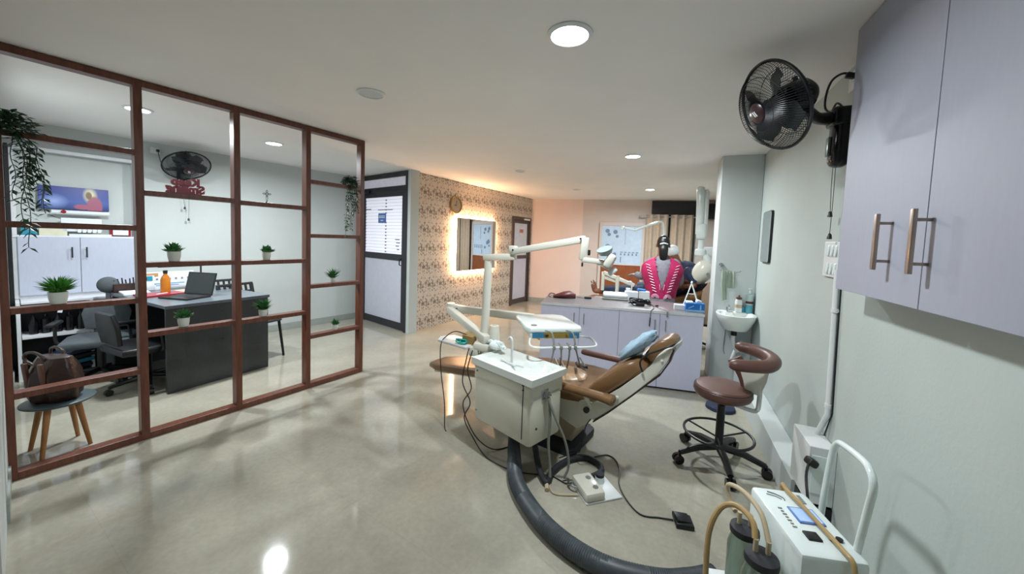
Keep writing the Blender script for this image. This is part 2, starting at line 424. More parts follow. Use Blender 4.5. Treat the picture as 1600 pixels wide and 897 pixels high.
b = MB(BK.M); b.bx(-.05, 1.22, 0, .12, 0, H); struct(b.build('wall_far_peach', 'wall_peach', None, False))
b = MB(BK.M)
b.bx(1.22, 4.2, 0.0, .12, 0, H); struct(b.build('wall_far', 'wall_far', None, False))
b = MB(); b.bx(.514, .902, 4.6, 5.0, 0, H-.001, bev=.003); struct(b.build('wall_pillar', 'wall', None, False))
b = MB(LW.M); b.bx(-.2, 1.53, -.012, -.0005, 0, .1, bev=.003); struct(b.build('baseboard_left', 'skirt', None, False))
b = MB(NW.M); b.bx(.1, 3.0, .0005, .01, 0, .1); struct(b.build('baseboard_near', 'skirt', None, False))
b = MB(BK.M); b.bx(0, 4.1, -.012, -.0005, 0, .1); struct(b.build('baseboard_far', 'skirt', None, False))

# room behind the glazed doors (what the panes hide)
b = MB(DP.M); b.bx(-.6, 1.1, 1.3, 1.4, 0, H); struct(b.build('wall_beyond_doors', 'wall', None, False))

# glazed office door, door_1
d = MB(DP.M)
fr = .075
d.bx(0, fr, -.03, .05, 0, 2.49, .004); d.bx(1.39-fr, 1.39, -.03, .05, 0, 2.49, .004)
d.bx(fr, 1.39-fr, -.03, .05, 2.42, 2.49, .004); d.bx(fr, 1.39-fr, -.03, .05, 2.21, 2.28, .004)
D1 = struct(d.build('door_1', 'darkframe', None, False))
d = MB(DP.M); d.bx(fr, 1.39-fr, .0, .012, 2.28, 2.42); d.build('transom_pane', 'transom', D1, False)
d = MB(DP.M)
x0, x1 = fr+.006, 1.39-fr-.006
d.bx(x0, x0+.08, -.025, .025, .02, 2.2, .003); d.bx(x1-.075, x1, -.025, .025, .02, 2.2, .003)
d.bx(x0+.08, x1-.075, -.025, .025, 2.12, 2.2, .003); d.bx(x0+.08, x1-.075, -.025, .025, 1.11, 1.21, .003); d.bx(x0+.08, x1-.075, -.025, .025, .02, .13, .003)
leaf = d.build('door_leaf', 'darkframe', D1, False)
d = MB(DP.M); d.bx(x0+.08, x1-.075, -.006, .006, 1.21, 2.12); d.build('glass_pane', 'film', leaf, False)
d = MB(DP.M)
for k in range(17):
    if k in (5, 6): continue
    d.box((.775, -.009, 2.07-k*.052), (.032, .005, .02))
d.box((.75, -.009, 1.915), (.42, .004, .012)); d.box((.25, -.009, 1.93), (.16, .004, .014))
for k in range(4): d.box((1.10+.02*(k % 2), -.009, 1.44-k*.052), (.12-.02*k, .004, .013))
for k in range(16): d.box((.168, -.009, 2.07-k*.052), (.016, .004, .03))
d.build('film_marks', 'darktop', leaf, False)
d = MB(DP.M); d.bx(x0+.08, x1-.075, -.01, .01, .13, 1.11); d.build('lower_panel', 'panel', leaf, False)
d = MB(DP.M); d.tube([(1.235, -.03, 1.14), (1.235, -.06, 1.13), (1.235, -.06, 1.05), (1.235, -.03, 1.04)], .009); d.build('door_handle', 'black', leaf)
d = MB(DP.M); d.bx(.09, .33, -.07, -.03, 2.19, 2.245, .006); d.tube([(.2, -.05, 2.25), (.12, -.09, 2.27), (.0, -.1, 2.285)], .007); d.build('door_closer', 'rubber', leaf)
d = MB(DP.M); d.bx(.56, .78, -.016, -.008, 1.70, 1.86, .004, 0)
for k in range(2): d.bx(.585, .755, -.018, -.0165, 1.808-k*.025, 1.82-k*.025, 0, 1)
d.bx(.63, .71, -.018, -.0165, 1.735, 1.75, 0, 1)
d.build('blue_notice', [mat('notice blue', '#4a6fae', .4), 'paperw'], leaf, False)

# door in the wallpaper wall, door_2
d = MB(WP.M)
d.bx(2.955, 3.02, -.02, .10, 0, 2.02, .004); d.bx(3.76, 3.825, -.02, .10, 0, 2.02, .004); d.bx(3.02, 3.76, -.02, .10, 1.95, 2.02, .004)
D2 = struct(d.build('door_2', 'brownframe', None, False))
d = MB(WP.M)
d.bx(3.025, 3.09, .0, .04, .02, 1.945, .003); d.bx(3.69, 3.755, .0, .04, .02, 1.945, .003)
for z0, z1 in ((1.88, 1.945), (1.06, 1.14), (.02, .13)): d.bx(3.09, 3.69, .0, .04, z0, z1, .003)
leaf = d.build('door_leaf', 'brownframe', D2, False)
d = MB(WP.M); d.bx(3.09, 3.69, .015, .025, 1.14, 1.88); d.build('glass_pane', mat('frosted pane', '#b9bec6', .2, emit=.12), leaf, False)
d = MB(WP.M); d.bx(3.09, 3.69, .012, .028, .13, 1.06); d.build('lower_panel', 'panel', leaf, False)
d = MB(WP.M); d.bx(3.33, 3.50, .006, .014, 1.66, 1.75, .002, 0)
for k in range(2): d.bx(3.35, 3.48, .004, .0055, 1.715-k*.028, 1.727-k*.028, 0, 1)
d.build('red_notice', [mat('notice pink', '#c98f86', .5), 'red'], leaf, False)
d = MB(WP.M); d.bx(3.45, 3.7, -.055, -.021, 1.96, 2.0, .005); d.build('door_closer', 'white', D2)
d = MB(WP.M); d.bx(2.8, 4.0, .9, 1.0, 0, 2.4); struct(d.build('wall_beyond_door', 'wall', None, False))

# internal window and brown panel in the far wall
w = MB(BK.M)
X0, X1 = 1.62, 2.62
w.bx(X0, X0+.06, -.05, -.002, .1, 1.98, .004); w.bx(X1-.06, X1, -.05, -.002, .1, 1.98, .004); w.bx(X0+.06, X1-.06, -.05, -.002, 1.9, 1.98, .004); w.bx(X0+.06, X1-.06, -.05, -.002, 1.0, 1.03, .003)
W1 = struct(w.build('window_1', 'wall_far', None, False))
w = MB(BK.M); w.bx(X0+.06, X1-.06, -.03, -.02, 1.03, 1.9); w.build('glass_pane', 'windowpane', W1, False)
w = MB(BK.M)
random.seed(4)
for (x, z, s) in ((.12, 1.78, .05), (.16, 1.7, .04), (.3, 1.76, .05), (.34, 1.66, .035), (.14, 1.42, .06), (.2, 1.38, .05), (.11, 1.3, .03), (.3, 1.25, .04)):
    w.lathe([(s, 0), (s, .003), (s*.5, .004)], (X0+.06+x, -.034, z), 10, 0, Matrix.Rotation(radians(90), 3, 'X'))
for i in range(5):
    x = X0+.5+i*.085
    w.box((x, -.034, 1.25), (.03, .004, .05)); w.box((x+.015, -.034, 1.3), (.05, .004, .02))
w.box((X0+.5, -.034, 1.13), (.02, .004, .13)); w.box((X0+.58, -.034, 1.66), (.008, .004, .36))
w.build('sticker_shapes', mat('grey blue sticker', '#6f87a6', .5), W1, False)
w = MB(BK.M); w.bx(X0+.06, X1-.06, -.035, -.003, .1, 1.0); w.build('lower_panel', 'orangewood', W1, False)

# curtain over the far wall with its dark pelmet
t = thing('curtain', 'beige floor-length eyelet curtain drawn across the far window', 'curtain', BK.p(3.1, -.12, 0), BK.a)
def drape(x0, x1, seed):
    m = MB(BK.M); random.seed(seed); n = int((x1-x0)/.012); cols = []
    for i in range(n+1):
        x = x0+(x1-x0)*i/n; ph = (x-x0)/.15*2*pi
        cols.append([m._v((x, -.13+.035*sin(ph)*(1 if z > .2 else 1.15)+.008*sin(ph*.37+z*2), z)) for z in (.04, .8, 1.5, 2.02, 2.17)])
    for i in range(n):
        for j in range(4): m.bm.faces.new((cols[i][j], cols[i+1][j], cols[i+1][j+1], cols[i][j+1]))
    return m
drape(2.62, 3.09, 1).build('curtain_panel', 'curtain', t, True, 180)
drape(3.13, 3.60, 2).build('curtain_panel', 'curtain', t, True, 180)
m = MB(BK.M); m.cyl((2.5, -.13, 2.12), (3.65, -.13, 2.12), .014, seg=12); m.ell((2.49, -.13, 2.12), (.025, .025, .025)); m.build('curtain_rod', 'chrome', t)
m = MB(BK.M); m.bx(2.74, 3.66, -.04, -.002, .02, 2.48); struct(m.build('window_2', mat('dark night window', '#1c1a1c', .25), None, False))

# ------------------------------------------------------------------ downlights
def downlight(x, y, lit, lab, r=.075, power=1.0):
    t = thing('ceiling_downlight', lab, 'ceiling light', (x, y, H), 0, None)
    m = MB(); m.lathe([(r*1.02, H), (r*1.28, H), (r*1.28, H-.006), (r*1.05, H-.012), (r*1.02, H-.006)], (x, y, 0), 40); m.build('trim_ring', 'white', t)
    m = MB(); m.lathe([(r*1.03, H-.001), (r*1.03, H-.008), (r*.6, H-.0095)], (x, y, 0), 40); m.build('diffuser', 'lamp' if lit else 'lampoff', t)
    if lit:
        L = bpy.data.lights.new('downlight_lamp', 'AREA'); L.shape = 'DISK'; L.size = r*2; L.energy = DOWNLIGHT_W*power; L.color = (.90, .97, 1.0); L.spread = radians(170)
        o = bpy.data.objects.new('downlight_lamp', L); COL.objects.link(o); o.matrix_world = Matrix.Translation((x, y, H-.014)); 
    return t
downlight(-.481, 1.75, True, 'lit round downlight nearest the camera, above the dental unit', .085, .82)
downlight(-.405, 4.365, True, 'lit round downlight above the white counter', .075, 1.25)
downlight(-.33, 7.1, True, 'lit round downlight at the far end near the curtain', .075, 1.5)
downlight(-4.17, 1.655, True, 'lit round downlight inside the office, seen beside the second partition post')
downlight(-4.144, 2.797, True, 'lit round downlight inside the office, above the desk end')
downlight(-1.962, 2.014, False, 'unlit round downlight in the open ceiling right of the partition')
downlight(-2.0, 4.94, False, 'unlit round downlight in the ceiling above the lit mirror', .06)
downlight(-1.64, 6.94, False, 'unlit round downlight near the peach wall', .06)

# ------------------------------------------------------------------ wood partition
t = thing('room_partition', 'open reddish brown timber grid partition standing between office and hall', 'partition', PT.p(1.13, 0, 0), PT.a)
PX = [0.0, .565, 1.13, 1.695, 2.26]; q = .021
for x in PX:
    m = MB(PT.M); m.bx(x-.022, x+.022, -.03, .05, .0, 2.497, .002); m.build('post', 'partwood', t, False)
for z in (.023, 2.474):
    m = MB(PT.M)
    for i in range(4): m.bx(PX[i]+.022, PX[i+1]-.022, -.03, .05, z-.022, z+.022, .002)
    m.build('bottom_rail' if z < 1 else 'top_rail', 'partwood', t, False)
SH = {0: (.5, 1.0, 1.5, 2.01), 1: (.75, 1.245, 1.745), 2: (.745, 1.24, 1.735), 3: (.5, .99, 1.478, 1.99)}
for i, zs in SH.items():
    for z in zs:
        m = MB(PT.M); m.bx(PX[i]+.022, PX[i+1]-.022, -.03, .05, z-.018, z+.018, .002); m.build('shelf', 'partwood', t, False)

# ------------------------------------------------------------------ potted plants
def leaf_quad(m, p, d, up, L, w, bend=.3, mi=0):
    d = d.normalized(); s = d.cross(up)
    if s.length < 1e-4: s = Vector((1, 0, 0))
    s.normalize(); n = s.cross(d).normalized()
    a = m.bm.verts.new(m.M @ p); b1 = m.bm.verts.new(m.M @ (p+d*L*.45+s*w*.5+n*L*.05)); b2 = m.bm.verts.new(m.M @ (p+d*L*.45-s*w*.5+n*L*.05)); c = m.bm.verts.new(m.M @ (p+d*L-n*L*bend*.5))
    mid = m.bm.verts.new(m.M @ (p+d*L*.5-n*w*.12))
    for f in ((a, b1, mid), (a, mid, b2), (b1, c, mid), (mid, c, b2)):
        m.bm.faces.new(f).material_index = mi
def potted(s, z, lab, seed, ph=.07, pr=.034, fol='leaf', fh=.075, n=120, spread=.055, lw=.012, style='bush'):
    c = PT.p(s, .01, z); t = thing('potted_plant', lab, 'plant', c, 0, 'small potted plants on the partition shelves')
    m = MB(Matrix.Translation(c)); m.lathe([(pr*.66, 0), (pr*.78, .003), (pr*.95, ph*.5), (pr, ph), (pr*.9, ph), (pr*.86, ph*.85), (.002, ph*.84)], (0, 0, 0), 24); m.build('pot', 'pot', t)
    m = MB(Matrix.Translation(c)); random.seed(seed)
    for k in range(n):
        a = random.uniform(0, 2*pi); el = random.uniform(.15, 1.5); r0 = random.uniform(0, .3)*pr
        d = Vector((cos(a)*cos(el), sin(a)*cos(el), sin(el)))
        if style == 'bush':
            p = Vector((cos(a)*r0, sin(a)*r0, ph*.85))+d*random.uniform(.1, .62)*spread*1.2*(1 if el < 1 else fh/spread*.7)
            L = random.uniform(.7, 1.2)*.036; leaf_quad(m, p, d+Vector((0, 0, .45)), Vector((0, 0, 1)), L, lw*1.5, .2)
        else:
            p = Vector((cos(a)*r0, sin(a)*r0, ph*.9)); L = random.uniform(.65, 1.1)*(spread*cos(el)+fh*sin(el))
            leaf_quad(m, p+d*L*.15*random.random(), d+Vector((0, 0, .35)), Vector((0, 0, 1)), L, lw, .35)
    m.build('foliage', fol, t, False)
potted(.20, 1.018, 'largest potted plant, bright grassy green, in a white pot on the first bay shelf', 1, .075, .042, 'leafb', .085, 420, .058, .010, 'spike')
potted(.744, 1.263, 'leafy potted plant on the shelf above the amber bottle', 2, .075, .04, 'leaf', .085, 150, .06, .014)
potted(.79, .768, 'dark bushy potted plant on the lower shelf in front of the slate desk', 3, .07, .036, 'leaf', .09, 170, .052, .012)
potted(1.353, 1.258, 'potted plant with round leaves on the shelf below the small cross', 4, .068, .034, 'leaf', .08, 90, .056, .02)
potted(1.325, .763, 'potted plant at the right corner of the slate desk, on the lower shelf', 5, .06, .034, 'leaf', .09, 140, .055, .012, 'spike')
potted(1.96, 1.008, 'spiky potted plant on the upper of two shelves in the last partition bay', 6, .05, .026, 'leaf', .09, 90, .05, .011, 'spike')
potted(1.985, .518, 'smallest potted plant on the lowest shelf of the last partition bay', 7, .055, .03, 'leaf', .075, 90, .04, .011)

# hanging vines
def vine(cx, cy, z, lab, seed, n, ln, spread, lsize, out):
    """clump of leaves on the shelf with strands dropping in front of the rail"""
    c = PT.p(cx, cy, z); t = thing('hanging_vine', lab, 'plant', c, 0)
    random.seed(seed); R3 = PT.M.to_3x3(); st = MB(Matrix.Translation(c)); lf = MB(Matrix.Translation(c))
    for k in range(260):
        a = random.uniform(0, 2*pi); e = random.uniform(-.6, 1.5); r = spread*random.uniform(.3, 1)
        p = R3 @ Vector((cos(a)*r*cos(e), sin(a)*r*cos(e)*.75, .03+sin(e)*r*.8))
        d = R3 @ Vector((cos(a), sin(a), random.uniform(-.8, .7)))
        leaf_quad(lf, p, d, Vector((0, 0, 1)), lsize*random.uniform(.7, 1.15), lsize*.5, .3)
    for k in range(n):
        x = random.uniform(-.75, .75)*spread+out*random.random(); y = -.055-random.uniform(0, .05); L = ln*(1 if k == 0 else random.uniform(.4, .95))
        m_ = max(4, int(L/.028)); pts = []; dx = random.uniform(-.05, .05)
        for j in range(m_+1):
            f = j/m_; g = min(1, f*5)
            pts.append(R3 @ Vector((x*g+dx*f+.008*sin(f*11+k), y*g+.006*sin(f*8+k*2), .035*(1-g)+.01-L*f)))
        st.tube(pts, .002, 5)
        for j in range(1, m_+1):
            for s_ in (-1, 1):
                if random.random() < .15: continue
                d = R3 @ Vector((s_*random.uniform(.4, 1), random.uniform(-.6, .4), random.uniform(-1.0, -.1)))
                leaf_quad(lf, pts[j], d, Vector((0, -.3, 1)), lsize*random.uniform(.6, 1.05), lsize*.5, .2)
    st.build('stem', 'leafd', t); lf.build('leaves', 'leafd', t, False)
vine(.045, .0, 2.02, 'dark trailing vine hanging at the left end of the partition', 11, 11, .66, .11, .05, .02)
vine(2.13, .0, 2.01, 'small trailing vine hanging at the right end of the partition', 12, 10, .52, .08, .04, -.02)

# red lettering, mirrored because it is read from the office side
Mx = PT.M @ Matrix.Translation((.82, .02, 1.765)) @ Matrix.Rotation(pi, 4, 'Z') @ Matrix.Rotation(pi/2, 4, 'X')
sg = thing('letter_sign', 'red cut-out Keep Smiling letter sign on the shelf, seen from behind', 'sign', PT.p(.82, .02, 1.763), PT.a)
text_mesh('Keep', .078, .012, Mx @ Matrix.Translation((0, .062, 0)), 'upper_word', 'red', sg, .0048)
text_mesh('Smiling', .078, .012, Mx @ Matrix.Translation((0, .012, 0)), 'lower_word', 'red', sg, .0048)
m = MB(PT.M); m.bx(.735, .91, .008, .032, 1.763, 1.772); m.bx(.78, .86, .017, .023, 1.771, 1.785); m.bx(.80, .84, .017, .023, 1.815, 1.835); m.build('base', 'red', sg, False)

# small ornate cross
m = MB(PT.M @ Matrix.Translation((1.36, .01, 1.753)))
m.lathe([(.016, 0), (.018, .004), (.006, .01), (.004, .02)], (0, 0, 0), 16)
def ring(m, x, z, r, t=.0022): m.tube([(x+cos(a*pi/6)*r, 0, z+sin(a*pi/6)*r) for a in range(12)], t, 6, closed=True)
m.tube([(-.004, 0, .02), (-.007, 0, .045), (-.003, 0, .062)], .0018, 6); m.tube([(.004, 0, .02), (.007, 0, .045), (.003, 0, .062)], .0018, 6)
ring(m, 0, .078, .0125); ring(m, 0, .078, .006)
for x, z in ((-.022, .078), (.022, .078), (0, .1), (0, .058)): ring(m, x, z, .007)
for x, z in ((-.032, .078), (.032, .078), (0, .111)): m.ell((x, 0, z), (.003, .003, .003))
tag(m.build('ornate_cross', mat('antique silver', '#6f6a66', .35, metal=.7)), 'small ornate metal cross standing on a partition shelf', 'cross')
# ================================================================== OFFICE
# cabinet built on the office wall: niche, two doors, open shelving below
t = thing('wall_cabinet', 'pale wall cabinet with display niche above two doors and open shelves below', 'cabinet', LW.p(-1.67, -.03, 0), LW.a)
c = MB(LW.M)
c.bx(-2.10, -1.27, -.10, -.002, 2.215, 2.25, .002); c.bx(-1.30, -1.27, -.10, -.002, 1.385, 2.215, .002); c.bx(-2.12, -2.09, -.10, -.002, 1.385, 2.215, .002); c.bx(-2.12, -1.27, -.10, -.002, 1.36, 1.385, .002)
c.build('niche_frame', 'edge', t, False)
c = MB(LW.M); c.bx(-2.09, -1.30, -.012, -.003, 1.386, 2.214); c.build('niche_back', 'wall', t, False)
for i, (a, b_) in enumerate(((-2.09, -1.70), (-1.696, -1.25))):
    c = MB(LW.M); c.bx(a, b_, -.115, -.095, .79, 1.372, .002); d = c.build('door', 'lamcup', t, False)
    hx = -1.755 if i == 0 else -1.655
    c = MB(LW.M); c.cyl((hx, -.14, 1.16), (hx, -.14, 1.27), .006, seg=10)
    for z in (1.18, 1.25): c.cyl((hx, -.14, z), (hx, -.113, z), .004, seg=8)
    c.build('handle', 'rubber', d)
c = MB(LW.M)
c.bx(-2.12, -1.25, -.094, -.002, .76, 1.358)
c.bx(-2.12, -2.095, -.35, -.002, 0, .755, .002); c.bx(-2.09, -1.10, -.35, -.002, .735, .757, .002)
c.bx(-1.665, -1.643, -.35, -.01, 0, .733, .002); c.bx(-1.30, -1.28, -.35, -.01, 0, .733, .002)
c.bx(-2.09, -1.67, -.34, -.01, .40, .418); c.bx(-1.64, -1.30, -.34, -.01, .40, .418)
c.build('carcass', 'edge', t, False)
c = MB(LW.M); c.bx(-2.145, -2.122, -.11, -.002, 0, 2.25); c.build('side_strip', 'black', t, False)
c = MB(LW.M); c.bx(-2.09, -1.30, -.02, -.003, .0, .733); c.build('back_panel', 'rubber', t, False)

def obox(name, F, c, s, m_, lab, cat, rot=None, bev=.003, grp=None):
    b = MB(F.M); b.box(c, s, rot, bev); return tag(b.build(name, m_, None, False), lab, cat, grp)
# things in the open shelves
random.seed(3)
m = MB(LW.M)
for i in range(5): m.lathe([(.03, 0), (.032, .12+.02*(i % 2)), (.012, .16), (.012, .19)], (-2.02+.075*i, -.2, .419), 12)
tag(m.build('dark_bottle_row', 'blackg'), 'row of dark bottles on the upper open shelf of the wall cabinet', 'bottles', None, 'stuff')
obox('white_label', LW, (-1.86, -.33, .64), (.03, .012, .025), 'paperw', 'small white tag on the dark upper shelf', 'tag', (0, .2, 0), .001)
for i in range(4):
    obox('blue_folder', LW, (-1.84+.012*i, -.26-.01*i, .05+.055*i), (.36, .2, .035), ['navy', 'cyan', 'rubber', 'navy'][i], ['blue-black folder at the bottom of the pile on the lowest shelf', 'teal blue folder second from the bottom of the shelf pile', 'black folder third in the shelf pile', 'navy folder on top of the shelf pile'][i], 'folder', (0, -.12, .05), .004, 'folders on the lowest cabinet shelf')
# plastic basket
m = MB(LW.M); t = thing('storage_basket', 'translucent grey plastic basket on the lower shelf', 'basket', LW.p(-1.47, -.2, 0), LW.a)
m = MB(LW.M)
m.bx(-1.61, -1.33, -.33, -.10, .005, .012, .002); m.bx(-1.61, -1.605, -.33, -.10, .012, .2); m.bx(-1.335, -1.33, -.33, -.10, .012, .2); m.bx(-1.605, -1.335, -.33, -.325, .012, .2); m.bx(-1.605, -1.335, -.105, -.10, .012, .2)
m.build('body', mat('grey translucent plastic', '#8c9698', .4), t, False)
m = MB(LW.M); m.bx(-1.62, -1.32, -.34, -.326, .19, .205, .003); m.build('rim', 'greymesh', t, False)
obox('shelf_box', LW, (-1.2, -.2, .1), (.14, .25, .2), 'greymesh', 'grey ribbed file stack at the right end of the lowest shelf', 'box')

# niche things
m = MB(LW.M); t = thing('canvas_picture', 'wide night-blue canvas picture with a pink figure, in the niche', 'picture', LW.p(-1.72, -.05, 1.65), LW.a)
m = MB(LW.M @ Matrix.Translation((-1.715, -.06, 1.655)) @ Matrix.Rotation(radians(-4), 4, 'X')); m.bx(-.24, .235, -.012, .012, 0, .235, .003)
def mat_picture():
    mm, nt, bs = newmat('night picture'); N = nt.nodes.new; L = nt.links.new
    tc = N('ShaderNodeTexCoord'); sx = N('ShaderNodeSeparateXYZ'); L(tc.outputs['Generated'], sx.inputs[0])
    r = N('ShaderNodeValToRGB'); e = r.color_ramp.elements; e[0].color = rgb('#18306a'); e[1].color = rgb('#232c80'); q = r.color_ramp.elements.new(.35); q.color = rgb('#41579c')
    L(sx.outputs['Z'], r.inputs[0])
    def blob(cx, cz, rx, rz, soft, col, prev):
        mp = N('ShaderNodeMapping'); mp.inputs['Location'].default_value = (-cx/rx, 0, -cz/rz); mp.inputs['Scale'].default_value = (1/rx, 0, 1/rz); L(tc.outputs['Generated'], mp.inputs[0])
        ln = N('ShaderNodeVectorMath'); ln.operation = 'LENGTH'; L(mp.outputs[0], ln.inputs[0])
        mr = N('ShaderNodeMapRange'); mr.inputs['From Min'].default_value = 1; mr.inputs['From Max'].default_value = soft; L(ln.outputs['Value'], mr.inputs['Value'])
        mx = N('ShaderNodeMix'); mx.data_type = 'RGBA'; L(mr.outputs[0], mx.inputs[0]); L(prev, mx.inputs['A']); mx.inputs['B'].default_value = rgb(col); return mx.outputs['Result']
    o = blob(.2, .35, .22, .35, 0, '#8fa6d8', r.outputs[0]); o = blob(.72, .68, .12, .4, .3, '#d8d2a0', o)
    o = blob(.78, .2, .13, .5, .8, '#96536a', o); o = blob(.6, .15, .14, .14, .7, '#96536a', o); o = blob(.70, .68, .055, .2, .7, '#6e5638', o)
    L(o, bs.inputs['Base Color']); bs.inputs['Roughness'].default_value = .3; return mm
m.build('canvas', mat_picture(), t, False)
obox('desk_calendar', LW, (-1.68, -.085, 1.5), (.28, .02, .14), 'paperw', 'white desk calendar below the picture', 'calendar')
obox('shelf_plaque', LW, (-1.68, -.088, 1.632), (.4, .015, .03), 'paperw', 'narrow white plaque lying across under the picture', 'plaque')
m = MB(LW.M); m.lathe([(.018, 0), (.018, .008)], (-1.80, -.10, 1.63), 16, 0, Matrix.Rotation(radians(90), 3, 'X')); tag(m.build('round_badge', 'red'), 'small round red badge at the left of the plaque', 'badge')
for i in range(5): obox('white_letter_block', LW, (-1.70+.035*i, -.1-.0, 1.45-.0), (.026, .02, .06), 'whiteg', 'white letter block %s in the row under the calendar' % ('leftmost', 'second', 'middle', 'fourth', 'rightmost')[i], 'letter block', None, .003, 'letter blocks in the niche')
obox('cream_box', LW, (-1.87, -.08, 1.43), (.18, .03, .09), mat('cream card', '#cfcdb4', .6), 'cream card box at the left of the niche', 'box')
obox('blue_box', LW, (-2.02, -.075, 1.44), (.1, .04, .11), 'cyan', 'blue box behind the trailing vine', 'box')
obox('white_card_box', LW, (-1.62, -.096, 1.395), (.3, .01, .02), 'paperw', 'flat white card on the niche ledge', 'card', None, .001)
obox('red_framed_box', LW, (-1.4, -.07, 1.45), (.16, .04, .11), 'red', 'red rimmed box at the right of the niche', 'box')
obox('white_carton', LW, (-1.4, -.095, 1.44), (.12, .008, .08), 'paperw', 'white carton in front of the red rimmed box', 'box')

# slate desk
DK = Fr(-4.075, 1.77, atan2(.885, .06))     # x along the panel facing the hall, y towards the office wall
t = thing('office_desk', 'dark slate laminate desk with tall end panel', 'desk', DK.p(.43, .6, 0), DK.a)
m = MB(DK.M); m.bx(-.01, .88, -.015, 1.22, .78, .81, .003); m.build('desk_top', 'slatetop', t, False)
m = MB(DK.M); m.bx(.0, .87, 0, .03, 0, .779, .002); m.build('end_panel', 'slate', t, False)
m = MB(DK.M); m.bx(.0, .87, 1.17, 1.2, 0, .779, .002); m.build('rear_panel', 'slate', t, False)
m = MB(DK.M); m.bx(.55, .57, .031, 1.169, .2, .779, .002); m.build('modesty_panel', 'slate', t, False)
m = MB(DK.M)
for z in (.70, .42): m.cyl((.43, -.003, z), (.43, .0, z), .006, seg=12)
m.build('screw_cap', 'black', t)
DZ = .811
# laptop
LP = Fr(*DK.p(.28, .36).xy, DK.a+radians(-72), DZ)
t = thing('laptop', 'open black laptop on the slate desk', 'laptop', LP.p(0, 0, 0), LP.a)
m = MB(LP.M); m.bx(-.17, .17, -.12, .12, .0, .016, .005); m.build('keyboard_base', 'black', t, False)
m = MB(LP.M); m.bx(-.155, .155, -.03, .10, .0165, .0172); m.build('keys', 'rubber', t, False)
m = MB(LP.M @ Matrix.Translation((0, .125, .012)) @ Matrix.Rotation(radians(-14), 4, 'X'))
m.bx(-.17, .17, 0, .009, 0, .235, .004); ls = m.build('lid', 'black', t, False)
m = MB(LP.M @ Matrix.Translation((0, .125, .012)) @ Matrix.Rotation(radians(-14), 4, 'X')); m.bx(-.158, .158, -.001, .0, .015, .222); m.build('display', mat('dark display', '#2b2f2f', .15), ls, False)
# amber bottle
c = DK.p(.28, .78, DZ); m = MB(Matrix.Translation(c)); t = thing('amber_bottle', 'tall amber bottle standing on the desk behind the laptop', 'bottle', c)
m.lathe([(.036, 0), (.04, .005), (.04, .15), (.03, .18), (.016, .2), (.016, .225), (.002, .226)]); m.build('glass_body', 'bottleamber', t)
m = MB(Matrix.Translation(c)); m.lathe([(.019, .215), (.019, .245), (.002, .246)]); m.build('cap', 'black', t)
obox('red_folder', DK, (.22, .72, DZ+.008), (.34, .24, .016), 'red', 'red folder lying on the desk beside the laptop', 'folder', (0, 0, .1))
obox('paper_stack', DK, (.11, .99, DZ+.01), (.2, .26, .02), 'paperw', 'stack of white papers at the far left corner of the desk', 'papers', (0, 0, -.15))
obox('yellow_pad', DK, (.52, .66, DZ+.012), (.13, .12, .024), mat('pale yellow paper', '#b9b077', .8), 'pale yellow crumpled pad on the desk', 'pad', (0, 0, .4), .01)
obox('beige_paper', DK, (.45, .85, DZ+.004), (.25, .18, .006), mat('peach paper', '#c9ad95', .8), 'peach coloured sheet lying at the back of the desk', 'paper', (0, 0, .1), .001)
obox('pen', DK, (.21, .66, DZ+.021), (.12, .012, .008), 'paperw', 'white pen lying on the red folder', 'pen', (0, 0, .5), .003)
# pen holder box
t = thing('desk_organiser', 'dark wooden desk organiser holding stationery at the desk back corner', 'organiser', DK.p(.05, 1.14, DZ), DK.a)
m = MB(DK.M); m.bx(.0, .18, 1.15, 1.20, DZ, DZ+.09, .003); m.build('box', 'leather', t, False)
m = MB(DK.M)
for i in range(6): m.cyl((.02+.028*i, 1.175, DZ+.06), (.01+.03*i, 1.18+.01*(i % 2), DZ+.13+.01*(i % 3)), .006, seg=6)
m.build('pens', 'black', t)
# poster board / easel sheet
t = thing('desk_chart', 'white printed chart standing at the back of the desk', 'chart', DK.p(.5, 1.1, DZ), DK.a)
m = MB(DK.M); m.bx(.20, .66, 1.12, 1.125, DZ+.001, DZ+.2); m.build('sheet', 'paperw', t, False)
m = MB(DK.M)
for i in range(6): m.box((.33+.055*i, 1.118, DZ+.12), (.018, .003, .02), None, .001, 0)
m.box((.42, 1.118, DZ+.07), (.3, .003, .008), None, 0, 1); m.box((.42, 1.118, DZ+.05), (.2, .003, .006), None, 0, 1); m.box((.28, 1.118, DZ+.17), (.12, .003, .035), None, 0, 2)
m.build('printed_marks', [mat('print grey', '#8a7f88', .6), mat('print blue', '#7aa7cf', .6), mat('print ochre', '#b08a5c', .6)], t, False)
t = thing('brochure', 'white brochure with a blue and pink photograph leaning behind the bottle', 'brochure', DK.p(.12, 1.1, DZ), DK.a)
m = MB(DK.M); m.box((.24, 1.10, DZ+.085), (.12, .004, .16)); m.build('sheet', 'paperw', t, False)
m = MB(DK.M); m.box((.24, 1.096, DZ+.135), (.09, .003, .05), None, 0, 0); m.box((.225, 1.095, DZ+.13), (.03, .003, .03), None, 0, 1); m.build('photograph', ['cyan', 'maroon'], t, False)
# desk lamp bar
t = thing('desk_lamp', 'slim black LED desk lamp with horizontal bar', 'lamp', DK.p(.66, .95, DZ), DK.a)
m = MB(DK.M); m.lathe([(.07, 0), (.07, .012), (.01, .016)], (.66, .95, DZ), 24); m.build('base', 'black', t)
m = MB(DK.M); m.tube([(.66, .95, DZ+.01), (.66, .95, DZ+.27)], .009, 8); m.build('pole', 'black', t)
m = MB(DK.M); m.bx(.28, .68, .935, .965, DZ+.262, DZ+.28, .005); m.build('lamp_bar', 'black', t, False)

